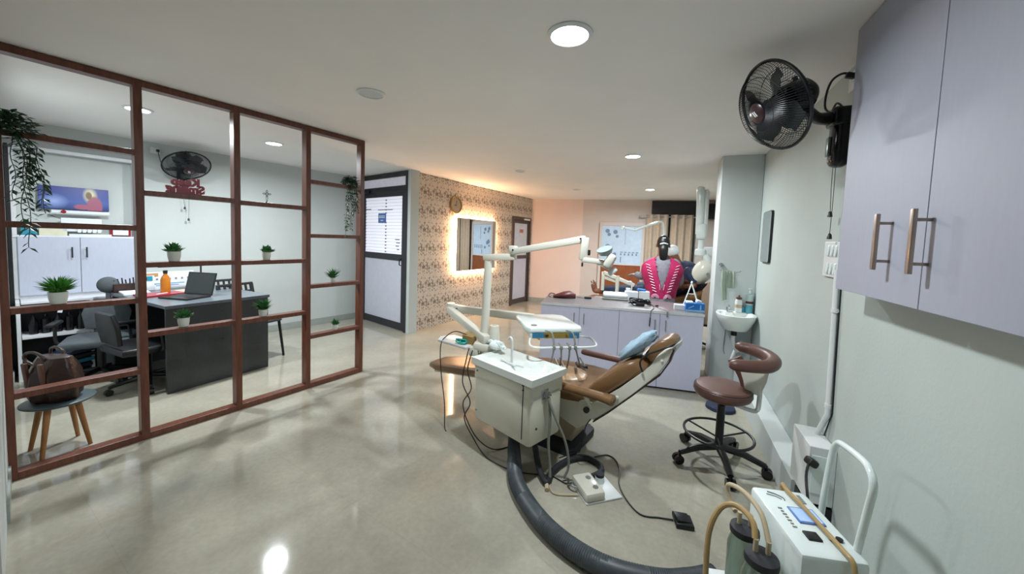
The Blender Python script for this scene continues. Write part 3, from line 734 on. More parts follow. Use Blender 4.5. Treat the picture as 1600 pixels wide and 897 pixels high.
# perforated plastic chairs on the far side of the desk
def vchair(x, y, rz, lab, first=False):
    F = Fr(*DK.p(x, y).xy, DK.a+rz)
    t = thing('visitor_chair', lab, 'chair', F.p(0, 0, 0), F.a, 'black slatted chairs behind the desk')
    m = MB(F.M); m.bx(-.21, .21, -.2, .2, .43, .455, .01); m.build('seat', 'black', t, False)
    m = MB(F.M @ Matrix.Translation((0, .2, .45)) @ Matrix.Rotation(radians(-14), 4, 'X'))
    for i in range(7): m.box((-.18+.06*i, 0, .37), (.022, .018, .07), None, .003)
    m.box((0, 0, .415), (.42, .022, .03), None, .008); m.box((0, 0, .325), (.40, .02, .025), None, .006)
    m.box((-.2, 0, .2), (.025, .02, .42), None, .006); m.box((.2, 0, .2), (.025, .02, .42), None, .006)
    m.build('backrest', 'black', t, False)
    for sx in (-1, 1):
        m = MB(F.M); m.tube([(sx*.19, -.17, .43), (sx*.21, -.22, 0)], [.016, .013], 8); m.build('leg', 'black', t)
        m = MB(F.M); m.tube([(sx*.19, .17, .45), (sx*.21, .34, 0)], [.018, .014], 8); m.build('leg', 'black', t)
vchair(.94, .42, radians(8), 'black slatted chair behind the desk corner, its rear leg showing past the desk')
vchair(.94, .92, radians(-2), 'black slatted chair behind the desk, farther from the partition')

def swivel(x, y, rz, lab, mname, head, base='black', z0=.45, bh=1.0):
    F = Fr(x, y, rz); t = thing('office_chair', lab, 'chair', F.p(0, 0, 0), rz)
    m = MB(F.M); m.slab([(-.23, -.22), (.23, -.22), (.25, .1), (.2, .25), (-.2, .25), (-.25, .1)], z0, z0+.07, .025); m.build('seat', mname, t)
    m = MB(F.M @ Matrix.Translation((0, .24, z0+.1)) @ Matrix.Rotation(radians(-8), 4, 'X')); m.prism([(-.15, 0), (.15, 0), (.18, .25*bh), (.14, .46*bh), (-.14, .46*bh), (-.18, .25*bh)], -.02, .02, .012); m.build('backrest', mname, t)
    if head:
        m = MB(F.M); m.tube([(0, .30, z0+.1+.4*bh), (0, .31, z0+.1+.6*bh)], .02, 8); m.ell((0, .31, z0+.16+.6*bh), (.085, .05, .085)); m.build('headrest', mname, t)
    m = MB(F.M); m.cyl((0, 0, .1), (0, 0, z0), .03, seg=14); m.build('gas_lift', base, t)
    for sx in (-1, 1):
        m = MB(F.M); m.tube([(sx*.2, 0, z0+.02), (sx*.28, 0, z0+.04), (sx*.29, .02, z0+.2)], .013, 8, k=4); m.box((sx*.29, .0, z0+.22), (.06, .25, .03), None, .012); m.build('armrest', base, t)
    for k in range(5):
        a = k*2*pi/5+.3; m = MB(F.M); m.tube([(0, 0, .11), (cos(a)*.27, sin(a)*.27, .07)], [.025, .015], 8); lg = m.build('leg', base, t)
        m = MB(F.M); m.cyl((cos(a)*.27-sin(a)*.02, sin(a)*.27+cos(a)*.02, .028), (cos(a)*.27+sin(a)*.02, sin(a)*.27-cos(a)*.02, .028), .028, seg=14); m.build('caster', 'black', lg)
swivel(-4.47, 1.80, radians(180), 'black office swivel chair tucked beside the slate desk', 'black', False, z0=.36, bh=.62)
swivel(-5.03, 1.68, radians(60), 'grey mesh office chair with round headrest in front of the cabinet shelves', 'greymesh', True, z0=.36, bh=.62)

# round stool with bag
c = Vector((-3.70, 1.03, 0)); t = thing('round_stool', 'low round stool with dark top and wooden legs beside the first partition post', 'stool', c)
m = MB(Matrix.Translation(c)); m.lathe([(.02, .315), (.155, .32), (.168, .328), (.168, .336), (.155, .342), (.001, .343)], seg=40); m.build('stool_top', 'tealtop', t)
for k in range(4):
    a = k*pi/2+.75; m = MB(Matrix.Translation(c)); m.tube([(cos(a)*.09, sin(a)*.09, .32), (cos(a)*.15, sin(a)*.15, 0)], [.018, .011], 12); m.build('leg', 'woodleg', t)
BG = Fr(-3.71, 1.02, radians(20), .344)
t = thing('leather_bag', 'slouchy dark brown leather handbag on the low stool', 'bag', BG.p(0, 0, 0), BG.a)
m = MB(BG.M); rs = []
for i, (z, rx, ry) in enumerate(((0, .115, .09), (.02, .13, .105), (.10, .14, .11), (.19, .135, .095), (.25, .12, .07), (.285, .105, .05), (.29, .09, .04))):
    rs.append([BG.M @ Vector((rx*cos(a)*(1+.05*sin(5*a+i)), ry*sin(a)*(1+.12*sin(7*a+i*.7)), z)) for a in [2*pi*j/40 for j in range(40)]])
m.rings(rs); m.build('bag_body', 'leather', t)
for sy in (-1, 1):
    m = MB(BG.M); m.tube([(-.07, sy*.055, .24), (-.115, sy*.065, .275), (-.11, sy*.065, .315), (-.06, sy*.06, .325), (-.01, sy*.055, .30), (.0, sy*.05, .265)], .009, 8, k=5); m.build('handle', 'leather', t)
m = MB(BG.M)
for x in (.05, -.06): m.box((x, -.098, .17), (.028, .02, .2), (.1, 0, 0), .006)
m.build('strap', mat('mid brown leather', '#5a3a2c', .35, vary=.2), t)

# ------------------------------------------------------------------ wall fans
def wall_fan(name, lab, C, nrm, R, mount, wall_n, blur_blades=4, cords=((0, .3), (.05, .45)), roll=0):
    C = Vector(C); n = Vector(nrm).normalized(); u = n.cross(Vector((0, 0, 1))).normalized(); v = u.cross(n).normalized()
    M = Matrix(((u.x, v.x, n.x, C.x), (u.y, v.y, n.y, C.y), (u.z, v.z, n.z, C.z), (0, 0, 0, 1)))   # local z = facing
    t = thing(name, lab, 'wall fan', mount)
    def wires(N, zrim, zc, rc, name_, tk=.0013):
        m = MB(M)
        for k in range(N):
            a = 2*pi*k/N; pts = []
            for j in range(6):
                f = j/5; r = rc+(R-rc)*f; z = zrim+(zc-zrim)*sqrt(max(0, 1-f*f)); pts.append((cos(a+.25*f)*r, sin(a+.25*f)*r, z))
            m.tube(pts, tk, 3)
        for rr_ in (.45, .75): 
            z = zrim+(zc-zrim)*sqrt(1-((rr_*R-rc)/(R-rc))**2); m.tube([(cos(b_*pi/20)*R*rr_, sin(b_*pi/20)*R*rr_, z) for b_ in range(40)], tk*1.2, 4, closed=True)
        return m.build(name_, 'grille', t)
    wires(100, .0, .085, .045, 'front_guard', .0015); wires(60, .0, -.07, .06, 'rear_guard')
    m = MB(M); m.tube([(cos(b_*pi/32)*R, sin(b_*pi/32)*R, 0) for b_ in range(64)], .008, 8, closed=True); m.build('guard_rim', 'blackg', t)
    m = MB(M); m.lathe([(.05, .075), (.05, .088), (.04, .096), (.001, .1)], seg=28); hb = m.build('front_badge', mat('dark maroon badge', '#2e151b', .3), t)
    m = MB(M); m.box((-.006, 0, .099), (.005, .03, .003), (0, 0, -.4)); m.box((.006, 0, .099), (.005, .03, .003), (0, 0, -.4)); m.build('badge_mark', 'whiteg', hb, False)
    m = MB(M); m.lathe([(.045, -.02), (.045, .03), (.03, .045), (.001, .048)], seg=24); m.build('blade_hub', 'blackg', t)
    for k in range(blur_blades):
        a0 = 2*pi*k/blur_blades+.5; m = MB(M); rs = []
        for j in range(9):
            f = j/8; r = .04+(R*.86-.04)*f; w = .5+.6*sin(pi*min(1, f*1.15)) ; tw = .035*(1-.4*f)
            lo_ = a0-w*.45+.25*f; hi_ = a0+w*.45+.25*f
            rs.append([M @ Vector((cos(lo_+(hi_-lo_)*q)*r, sin(lo_+(hi_-lo_)*q)*r, (q-.5)*tw*1.6+.012+s_*.0015)) for q, s_ in ((0, 1), (.33, 1), (.66, 1), (1, 1), (1, -1), (.66, -1), (.33, -1), (0, -1))])
        m.rings(rs); m.build('blade', 'blade', t)
    m = MB(M); m.lathe([(.05, -.05), (.075, -.06), (.08, -.1), (.075, -.16), (.05, -.19), (.001, -.2)], seg=28); mh = m.build('motor_housing', 'blackg', t)
    m = MB(M); m.cyl((0, .07, -.14), (0, .095, -.14), .012, seg=12); m.build('swing_knob', 'black', mh)
    mo = Vector(mount); back = M @ Vector((0, -.07, -.13)); wn = Vector(wall_n)
    hub = mo+wn*.10+Vector((0, 0, .0))
    m = MB(); m.tube([back, (back+hub)/2+Vector((0, 0, -.02)), hub], [.03, .028, .035], 12, k=4); m.build('tilt_arm', 'black', t)
    side = wn.cross(Vector((0, 0, 1)))
    MM = Matrix(((side.x, wn.x, 0, mo.x), (side.y, wn.y, 0, mo.y), (0, 0, 1, mo.z), (0, 0, 0, 1)))
    m = MB(MM); m.box((0, .05, 0), (.11, .10, .1), None, .02, seg=3); m.box((0, .045, -.14), (.10, .085, .24), None, .035, seg=4); m.build('wall_mount', 'blackg', t)
    m = MB(MM); m.box((0, .093, -.15), (.04, .012, .1), None, .004); m.build('control_strip', mat('grey green panel', '#54605e', .3), t)
    for i, (dx, L) in enumerate(cords):
        m = MB(MM); m.tube([(dx, .05, -.25), (dx-.005, .05, -.25-L*.5), (dx-.02*(1-i), .05, -.25-L)], .0016, 5); pc = m.build('pull_cord', 'black', t)
        m = MB(MM); m.lathe([(.004, .0), (.009, -.006), (.012, -.03), (.001, -.032)], (dx-.02*(1-i), .05, -.25-L), 12); m.build('cord_pull', 'black', pc)
    return MM
wall_fan('wall_fan', 'black wall fan on the right wall beside the overhead cupboard', (.45, 2.2, 2.22), (-.845, -.335, -.42), .215, (.858, 2.48, 2.22), (-1, .02, 0), 4, ((.05, .24), (.01, .36)))
c = LW.p(-.86, -.003, 2.30); nn = LW.M.to_3x3() @ Vector((0, -1, 0))
cc = LW.p(-.86, -.27, 2.25)
wall_fan('wall_fan', 'dark wall fan on the office wall above the letter sign', cc, LW.M.to_3x3() @ Vector((.05, -.62, -.78)), .225, c, nn, 5, ((-.0, .28), (-.055, .42)))

# sockets and cables
def socket(F, x, z, w, h, lab, nsw=2, yoff=0):
    t = thing('wall_socket', lab, 'socket', F.p(x, 0, z), F.a)
    m = MB(F.M); m.box((x, -.008, z), (w, .014, h), None, .004); m.build('plate', 'white', t)
    m = MB(F.M)
    for i in range(nsw): m.box((x-w*.28+i*w*.5, -.018, z), (w*.2, .008, h*.4), (.15, 0, 0), .002)
    m.build('switch', 'whiteg', t)
    return t
socket(LW, -1.085, 2.41, .09, .07, 'white socket high on the office wall left of the fan', 1)
RW = Fr(1.0, 0, radians(-90))      # x runs towards the camera (-y), room on -y of the frame i.e. -x
# RW local x -> -Y world ; local -y -> -X world
m = MB(LW.M); m.box((-1.07, -.03, 2.41), (.03, .03, .03), None, .006); m.tube([(-1.07, -.04, 2.40), (-1.06, -.05, 2.33), (-1.04, -.05, 2.25), (-1.0, -.04, 2.2), (-.92, -.03, 2.25)], .004, 6, k=5)
tag(m.build('fan_cord', 'black'), 'black plug and cord from the high office socket to the fan', 'cord')
# ================================================================== WALLPAPER WALL
t = thing('backlit_mirror', 'rectangular wall mirror with glowing warm edge lighting', 'mirror', WP.p(1.62, -.03, .9), WP.a)
m = MB(WP.M); m.bx(1.00, 2.24, -.062, -.056, .905, 1.86, .001); m.build('mirror_glass', 'mirror', t, False)
m = MB(WP.M); m.bx(1.03, 2.21, -.055, -.003, .935, 1.83); m.build('backing_box', 'white', t, False)
for a, b_, z0, z1, nm in ((1.005, 1.028, .91, 1.855, 'l'), (2.212, 2.235, .91, 1.855, 'r')):
    m = MB(WP.M); m.bx(a, b_, -.053, -.006, z0, z1); m.build('led_strip', 'led', t, False)
for z0, z1 in ((.908, .931), (1.834, 1.857)):
    m = MB(WP.M); m.bx(1.03, 2.21, -.053, -.006, z0, z1); m.build('led_strip', 'led', t, False)
t = thing('wall_clock', 'round gold-rimmed wall clock above the lit mirror', 'clock', WP.p(1.01, -.02, 2.07), WP.a)
RX = Matrix.Rotation(radians(90), 3, 'X')
m = MB(WP.M); m.lathe([(.145, 0), (.155, .01), (.155, .035), (.145, .042), (.13, .038), (.13, .0)], (1.01, -.002, 2.075), 40, 0, RX); m.build('rim', 'gold', t)
m = MB(WP.M); m.lathe([(.001, .018), (.13, .018), (.13, .022), (.001, .022)], (1.01, -.002, 2.075), 32, 0, RX); m.build('dial', 'dial', t)
m = MB(WP.M); m.box((1.01, -.028, 2.11), (.008, .003, .08), (0, .15, 0)); m.box((.985, -.028, 2.07), (.06, .003, .01), (0, .3, 0)); m.build('hands', 'leather', t, False)

# ================================================================== COUNTER
t = thing('storage_counter', 'long white-fronted cabinet counter with grey worktop', 'cabinet', CT.p(.83, .35, 0), CT.a)
m = MB(CT.M); m.bx(0, 1.666, .02, .66, .02, .80, .002); m.build('carcass', 'lam_lifted', t, False)
m = MB(CT.M); m.bx(0.01, 1.64, .035, .65, 0, .02); m.build('plinth', 'black', t, False)
DX = [0, .425, .843, 1.25, 1.666]; HX = [.37, .475, 1.20, 1.305]
for i in range(4):
    m = MB(CT.M); m.bx(DX[i]+.002, DX[i+1]-.002, .0, .018, .022, .80, .0015); d = m.build('door', 'lam_lifted', t, False)
    m = MB(CT.M); m.cyl((HX[i], -.028, .62), (HX[i], -.028, .74), .006, seg=10)
    for z in (.64, .72): m.cyl((HX[i], -.028, z), (HX[i], .0, z), .004, seg=8)
    m.build('handle', 'chrome', d)
m = MB(CT.M); m.bx(-.004, 1.67, -.006, .665, .80, .826, .002); m.build('worktop', 'darktop', t, False)
m = MB(CT.M); m.bx(-.004, 1.67, -.009, -.006, .80, .826); m.build('edge_band', 'edge', t, False)
CZ = .8265
def ct(x, y): v = CT.M.inverted() @ Vector((x, y, 0)); return v.x, v.y
# maroon pouch
x, y = ct(-1.12, 4.30); t = thing('leather_pouch', 'maroon leather pouch on the left end of the counter', 'pouch', CT.p(x, y, CZ), CT.a)
m = MB(CT.M @ Matrix.Translation((x, y, CZ)) @ Matrix.Rotation(radians(12), 4, 'Z')); rs = []
for i, (sx, ry, zt) in enumerate(((-.12, .02, .03), (-.07, .06, .05), (0, .08, .075), (.07, .07, .085), (.12, .04, .07), (.15, .015, .055))):
    rs.append([m.M @ Vector((sx, ry*cos(a), max(0, zt*.5+zt*.5*sin(a)*(1+.1*sin(3*a+i))))) for a in [2*pi*j/20 for j in range(20)]])
m.rings(rs); m.build('pouch_body', 'maroon', t)
m = MB(CT.M @ Matrix.Translation((x, y, CZ))); m.tube([(-.1, 0, .04), (-.15, -.02, .05), (-.17, -.05, .02), (-.14, -.06, .008)], .006, 6, k=4); m.build('strap', 'maroon', t)
x, y = ct(-.87, 4.40); m = MB(CT.M); m.box((x+.03, y, CZ+.012), (.09, .04, .024), (0, 0, .15), .01); m.box((x-.06, y+.03, CZ+.004), (.09, .012, .006), (0, 0, -.3), .002, 1)
tag(m.build('key_holder', ['black', 'chrome']), 'small black key holder with silver keys on the counter', 'keys')
# paper towel / tray stack
x, y = ct(-.54, 4.56); t = thing('instrument_tray', 'white rolled instrument tray on the back of the counter', 'tray', CT.p(x, y, CZ), CT.a)
m = MB(CT.M @ Matrix.Translation((x, y, CZ))); m.box((0, 0, .012), (.30, .16, .022), None, .008); m.build('tray_base', 'greytube', t)
m = MB(CT.M @ Matrix.Translation((x, y, CZ))); m.box((-.0, .01, .055), (.29, .13, .05), (.15, 0, 0), .02, seg=3); m.build('paper_roll', 'paperw', t)
# tangle of cables
x, y = ct(-.22, 4.30); t = thing('cable_tangle', 'tangle of black cables and an adapter on the counter', 'cable', CT.p(x, y, CZ), CT.a)
random.seed(9); pts = [(random.uniform(-.15, .10), random.uniform(-.07, .07), random.uniform(.006, .085)) for _ in range(34)]
m = MB(CT.M @ Matrix.Translation((x, y, CZ))); m.tube(pts, .0055, 6, k=6); m.build('cable', 'blackg', t)
m = MB(CT.M @ Matrix.Translation((x, y, CZ))); m.box((-.02, -.06, .02), (.09, .05, .038), (0, 0, .2), .01); m.build('adapter', 'black', t)
m = MB(CT.M @ Matrix.Translation((x, y, CZ))); m.tube([(.05, -.03, .02), (.1, -.04, .01), (.15, -.02, .008)], .0035, 6, k=3); m.box((.16, -.02, .012), (.03, .02, .018), None, .004); m.build('plug', 'black', t)
# white boxes & bits between tangle and person
x, y = ct(-.30, 4.70)
obox('tissue_carton', CT, (ct(-.36, 4.62)[0], .60, CZ+.055), (.15, .09, .11), 'paperw', 'white carton at the counter back edge beside the tray', 'box')
obox('white_container', CT, (ct(-.22, 4.66)[0], .60, CZ+.06), (.12, .09, .12), 'white', 'white container beside the pink shawl on the counter', 'container')
obox('blue_wrapper', CT, (ct(-.25, 4.66)[0], .60, CZ+.133), (.09, .07, .025), 'blue', 'blue wrapper on top of the white container', 'wrapper', (0, .1, .2), .006)
obox('bottle_top', CT, (ct(-.40, 4.62)[0], .60, CZ+.128), (.05, .05, .035), 'paperw', 'small white lid on the carton', 'lid')
# easel stand
x, y = ct(.29, 4.62); t = thing('folding_easel', 'small clear folding easel on the right of the counter', 'easel', CT.p(x, y, CZ), CT.a)
for dx, dy in ((-.09, -.06), (.07, -.06), (.1, .05)):
    m = MB(CT.M @ Matrix.Translation((x, y, CZ))); m.tube([(dx, dy, .004), (0, 0, .26)], .006, 8); m.build('leg', 'whiteg', t)
m = MB(CT.M @ Matrix.Translation((x, y, CZ))); m.ell((0, 0, .265), (.012, .012, .02)); m.tube([(-.045, -.03, .14), (.04, -.03, .14)], .004, 6); m.build('crossbar', 'whiteg', t)
obox('small_carton', CT, (ct(.17, 4.27)[0], ct(.17, 4.27)[1], CZ+.028), (.12, .07, .056), 'paperw', 'small white carton left of the blue glove box', 'box', (0, 0, -.05))
x, y = ct(.305, 4.25); t = thing('glove_box', 'blue printed glove box at the right end of the counter', 'box', CT.p(x, y, CZ), CT.a)
m = MB(CT.M); m.box((x, y, CZ+.045), (.18, .09, .09), None, .002); m.build('carton', 'blue', t, False)
m = MB(CT.M); m.box((x, y-.046, CZ+.012), (.178, .002, .02)); m.box((x-.04, y-.046, CZ+.05), (.06, .002, .008), (0, -.5, 0)); m.box((x+.05, y-.046, CZ+.05), (.012, .002, .05)); m.build('print', mat('light blue print', '#8cc3ea', .5), t, False)
m = MB(CT.M); m.box((x+.04, y+.01, CZ+.105), (.06, .035, .035), (.3, .3, .5), .01); m.box((x-.05, y, CZ+.095), (.07, .05, .02), (.2, 0, .2), .006); m.build('tissue', 'paperw', t)
# cable over the front edge
m = MB(CT.M); m.tube([(1.20, .45, CZ+.004), (1.21, .25, CZ+.004), (1.20, .12, CZ+.004), (1.165, .0, CZ+.006), (1.155, -.014, .80), (1.15, -.014, .72)], .0035, 6, k=5); m.tube([(1.152, -.014, .75), (1.148, -.014, .66)], .006, 6)
tag(m.build('hanging_cable', 'rubber'), 'dark cable draped over the front of the counter', 'cable')
m = MB(CT.M); m.tube([(1.20, .44, CZ+.003), (1.24, .2, CZ+.003), (1.30, .05, CZ+.003), (1.31, -.012, CZ)], .002, 5, k=4); m.box((1.318, -.014, .80), (.02, .012, .06), None, .003)
tag(m.build('edge_clip', 'chrome'), 'small metal clip on a thin red lead at the counter edge', 'clip')

# ================================================================== RIGHT WALL
def wx(y): return .81+.0206*y
RWA = atan2(1, .0206)
RT = Fr(.81, 0, RWA)                      # x runs away from the camera along the wall, room on +y
# overhead cupboard
t = thing('overhead_cupboard', 'large pale lavender overhead cupboard on the right wall', 'cupboard', (.78, 1.2, 1.345))
m = MB(); m.slab([(.75, -.3), (wx(-.3)-.002, -.3), (wx(2.13)-.002, 2.13), (.75, 2.13)], 1.347, 2.497); m.build('carcass', 'lam', t, False)
for y0, y1, hy in ((1.532, 2.13, 1.715), (.93, 1.528, 1.505-.0), (.33, .926, .45), (-.3, .326, .25)):
    m = MB(); m.bx(.73, .748, y0, y1, 1.345, 2.495, .0015); d = m.build('door', 'lam', t, False)
    m = MB(); m.bx(.682, .694, hy-.009, hy+.009, 1.455, 1.655, .002)
    for z in (1.487, 1.622): m.bx(.694, .73, hy-.005, hy+.005, z-.005, z+.005, .001)
    m.build('handle', 'steelwood', d)
# conduit
m = MB(); m.tube([(.845, 2.46, 1.417), (.844, 2.434, 1.03), (.844, 2.417, .694), (.842, 2.41, .643), (.832, 2.45, .557), (.822, 2.472, .50)], .0135, 12)
for y, z in ((2.44, 1.2), (2.416, .69)): m.lathe([(.017, -.01), (.017, .01)], (.844, y, z), 16)
m.box((.853, 2.45, 1.2), (.012, .05, .016), None, .003)
tag(m.build('cable_conduit', 'white'), 'white pipe conduit running down the right wall', 'conduit')
m = MB(); m.tube([(.857, 2.437, 1.4), (.856, 2.42, 1.05), (.856, 2.398, .66), (.842, 2.43, .52)], .0035, 6); tag(m.build('wall_wire', 'black'), 'thin black wire alongside the white conduit', 'cable')
# switch board
t = thing('switch_board', 'white double switch board below the wall fan', 'switch', (.85, 2.56, 1.47))
m = MB(RT.M); m.bx(2.45, 2.68, .001, .014, 1.37, 1.567, .004); m.build('plate', 'white', t, False)
for zz in (1.418, 1.517):
    for k in range(3):
        m = MB(RT.M); m.box((2.50+k*.052, .018, zz), (.026, .008, .06), (.12, 0, 0), .003); m.build('switch', 'whiteg', t)
# high socket and cord
t = thing('wall_socket', 'white socket high on the right wall behind the black fan', 'socket', (.86, 2.48, 2.4))
m = MB(RT.M); m.bx(2.38, 2.54, .001, .014, 2.36, 2.46, .004); m.build('plate', 'white', t, False)
m = MB(RT.M); m.box((2.46, .02, 2.41), (.03, .012, .03), None, .003); m.build('switch', 'whiteg', t)
m = MB(); m.tube([(.84, 2.45, 2.41), (.80, 2.46, 2.44), (.76, 2.48, 2.42), (.745, 2.50, 2.36), (.75, 2.52, 2.29), (.77, 2.50, 2.26), (.78, 2.46, 2.29), (.80, 2.44, 2.26)], [.006, .005], 6, k=5); m.box((.825, 2.45, 2.42), (.045, .028, .028), (0, .3, 0), .006)
tag(m.build('fan_cord', 'black'), 'black plug and looping cord above the right wall fan', 'cord')
# low boxed trunking along the wall
m = MB(); m.slab([(.735, 2.50), (wx(2.5)-.002, 2.50), (wx(4.58)-.002, 4.58), (.76, 4.58)], 0, .20, .003); struct(m.build('trim_1', 'wall', None, False))
m = MB(); m.slab([(.745, 2.30), (wx(2.3)-.002, 2.30), (wx(2.47)-.002, 2.47), (.745, 2.47)], 0, .19, .002); tag(m.build('dark_gap_block', 'black', None, False), 'black block put in for the dark gap at the near end of the low wall trunking', 'box')  # black block added where the trunking leaves only a dark gap
m = MB(); m.slab([(.735, 1.2), (wx(1.2)-.002, 1.2), (wx(2.27)-.002, 2.27), (.735, 2.27)], 0, .12, .002); struct(m.build('trim_2', 'wall', None, False))
# socket box with plug
t = thing('socket_box', 'white projecting socket box low on the right wall', 'socket', (.80, 2.43, .2))
m = MB(); m.slab([(.745, 2.30), (wx(2.30)-.002, 2.30), (wx(2.56)-.002, 2.56), (.745, 2.56)], .202, .505, .004); m.build('box', 'white', t, False)
m = MB(); m.bx(.755, .83, 2.295, 2.30, .26, .46, .002); m.build('face_plate', 'whiteg', t, False)
m = MB(); m.tube([(.735, 2.27, .43), (.70, 2.18, .40), (.69, 2.10, .32), (.69, 2.02, .20), (.69, 1.98, .125)], .006, 6, k=4); m.box((.748, 2.28, .43), (.05, .05, .04), (0, .5, .3), .012)
tag(m.build('power_plug', 'black'), 'black plug with cord at the low socket box', 'plug')
# wall mirror by the basin
def rrect(w, h, r, n=6):
    P = []
    for cx, cy, a0 in ((w-r, h-r, 0), (-w+r, h-r, 90), (-w+r, -h+r, 180), (w-r, -h+r, 270)):
        for i in range(n+1): a = radians(a0+90*i/n); P.append((cx+cos(a)*r, cy+sin(a)*r))
    return P
t = thing('wall_mirror', 'frameless rounded mirror with black edge on the right wall above the basin', 'mirror', (.87, 4.19, 1.38))
RM = RT.M @ Matrix.Translation((4.20, 0, 1.625))
m = MB(RM); m.prism(rrect(.17, .245, .028), .004, .020); m.build('backing', 'black', t, False)
m = MB(RM); m.prism(rrect(.165, .24, .026), .0205, .0235); m.build('mirror_glass', 'mirror', t, False)

# wash basin on the pillar (front of the pillar at y = 4.6)
BX = .757; PYF = 4.6; BZ = .815
t = thing('wash_basin', 'white ceramic wash basin mounted on the pillar', 'sink', (BX, PYF-.2, .66))
BM_ = Matrix.Translation((BX-.047, PYF-.195, BZ)); m = MB(BM_); rs = []
def bout(a, k):
    # D-shaped outline: flat at the pillar, bulging to the room and to the left
    x = .182*cos(a)*k; y = .19*sin(a)*k
    if sin(a) > 0: y = .19*min(1, sin(a)*1.35)*k; x = .182*math.copysign(abs(cos(a))**.6, cos(a))*k
    return x, y
for (k, z) in ((.50, -.165), (.62, -.16), (.80, -.11), (.95, -.05), (1.0, -.015), (1.0, 0), (.97, .004), (.84, -.004), (.74, -.05), (.5, -.1), (.1, -.115)):
    rs.append([BM_ @ Vector(bout(2*pi*j/56, k)+(z,)) for j in range(56)])
m.rings(rs); m.build('bowl', 'basin', t)
m = MB(); m.bx(BX-.13, BX+.12, PYF-.055, PYF-.002, BZ-.16, BZ+.002, .015); m.build('rear_ledge', 'basin', t)
m = MB(); m.lathe([(.018, 0), (.018, .05), (.011, .058)], (BX-.10, PYF-.04, BZ), 16); m.tube([(BX-.10, PYF-.04, BZ+.045), (BX-.10, PYF-.08, BZ+.07), (BX-.10, PYF-.12, BZ+.05)], .009, 8, k=4); m.build('tap', 'chrome', t)
m = MB(); m.cyl((BX-.05, PYF-.17, BZ-.23), (BX-.05, PYF-.17, BZ-.155), .028, seg=16); m.build('drain_collar', 'black', t)
m = MB(); m.tube([(BX-.05, PYF-.17, BZ-.22), (BX-.05, PYF-.16, BZ-.30), (BX+.0, PYF-.13, BZ-.40), (BX+.06, PYF-.1, BZ-.33), (BX+.02, PYF-.06, BZ-.34), (BX-.03, PYF-.04, BZ-.52)], .019, 10, k=5); m.build('waste_pipe', 'white', t)
m = MB(); m.tube([(BX-.10, PYF-.03, BZ-.10), (BX-.115, PYF-.03, BZ-.38), (BX-.10, PYF-.01, BZ-.48)], .006, 6, k=4); m.build('supply_hose', 'chrome', t)
c = (.755, PYF-.03, BZ+.003); t = thing('lotion_bottle', 'cream lotion bottle with a brown pump on the basin', 'bottle', c)
m = MB(Matrix.Translation(c)); m.lathe([(.033, 0), (.035, .004), (.035, .12), (.028, .135), (.001, .136)]); m.build('body', 'white', t)
m = MB(Matrix.Translation(c)); m.lathe([(.017, .135), (.028, .14), (.028, .155), (.008, .165), (.008, .18), (.001, .182)]); m.build('pump', 'seatbrown', t)
m = MB(Matrix.Translation(c)); m.lathe([(.0355, .045), (.0355, .08)], seg=24); m.build('label_band', 'beigeshell', t)
c = (.852, PYF-.03, BZ+.003); t = thing('handwash_bottle', 'clear pump bottle with blue liquid in the basin corner', 'bottle', c)
m = MB(Matrix.Translation(c)); m.lathe([(.034, 0), (.036, .004), (.036, .085)], seg=24); m.build('blue_liquid', mat('pale teal liquid', '#4f98a6', .2), t)
m = MB(Matrix.Translation(c)); m.lathe([(.036, .086), (.036, .19), (.018, .205), (.001, .206)]); m.build('clear_body', mat('pale clear plastic', '#aebfbc', .15), t)
m = MB(Matrix.Translation(c)); m.lathe([(.011, .205), (.011, .23), (.005, .235), (.005, .25), (.018, .253), (.018, .26), (.001, .261)]); m.build('pump', 'whiteg', t)
m = MB(Matrix.Translation(c)); m.lathe([(.0365, .10), (.0365, .125)], seg=24); m.build('label_band', 'maroon', t)
c = (.803, PYF-.025, BZ+.003); m = MB(Matrix.Translation(c)); m.lathe([(.014, 0), (.014, .055), (.001, .057)]); tag(m.build('blue_soap', 'cyan'), 'small blue container between the two basin bottles', 'container')
# towel ring and towel
t = thing('towel_holder', 'chrome towel ring on the pillar', 'towel holder', (.58, PYF-.01, 1.27))
m = MB(); m.lathe([(.02, 0), (.02, .02), (.012, .035)], (.565, PYF-.001, 1.32), 16, 0, RX); m.tube([(.565, PYF-.03, 1.32), (.545, PYF-.055, 1.28), (.58, PYF-.065, 1.25), (.67, PYF-.065, 1.24), (.735, PYF-.06, 1.25), (.75, PYF-.045, 1.262)], .0045, 8, k=5); m.build('ring', 'chrome', t)
m = MB(); N = 30; cols = []
for i in range(N+1):
    f = i/N; x = .565+.135*f
    bot = .93+.04*f if f < .42 else 1.07
    cols.append([m._v((x+(.018*(1-f) if z < 1.1 else 0), PYF-.075-.012*sin(f*16)-(.012 if f < .42 else 0), z)) for z in (1.25, 1.26, 1.18, 1.10, bot)])
for i in range(N):
    for j in range(4): m.bm.faces.new((cols[i][j], cols[i+1][j], cols[i+1][j+1], cols[i][j+1]))
bmesh.ops.solidify(m.bm, geom=m.bm.faces[:], thickness=.008)
tag(m.build('hand_towel', 'towel', None, True, 80), 'pale green hand towel hanging from the pillar ring', 'towel')
# ================================================================== DENTAL UNIT (near)
def softbox(F, x0, x1, y0, y1, z0, z1, bev): m = MB(F.M); m.bx(x0, x1, y0, y1, z0, z1, bev); return m
t = thing('dental_chair', 'tan reclining dental chair with cream unit, spittoon, tray and lamp arm in the foreground', 'dental chair', UN.p(-1.7, 2.25, 0), UN.a)
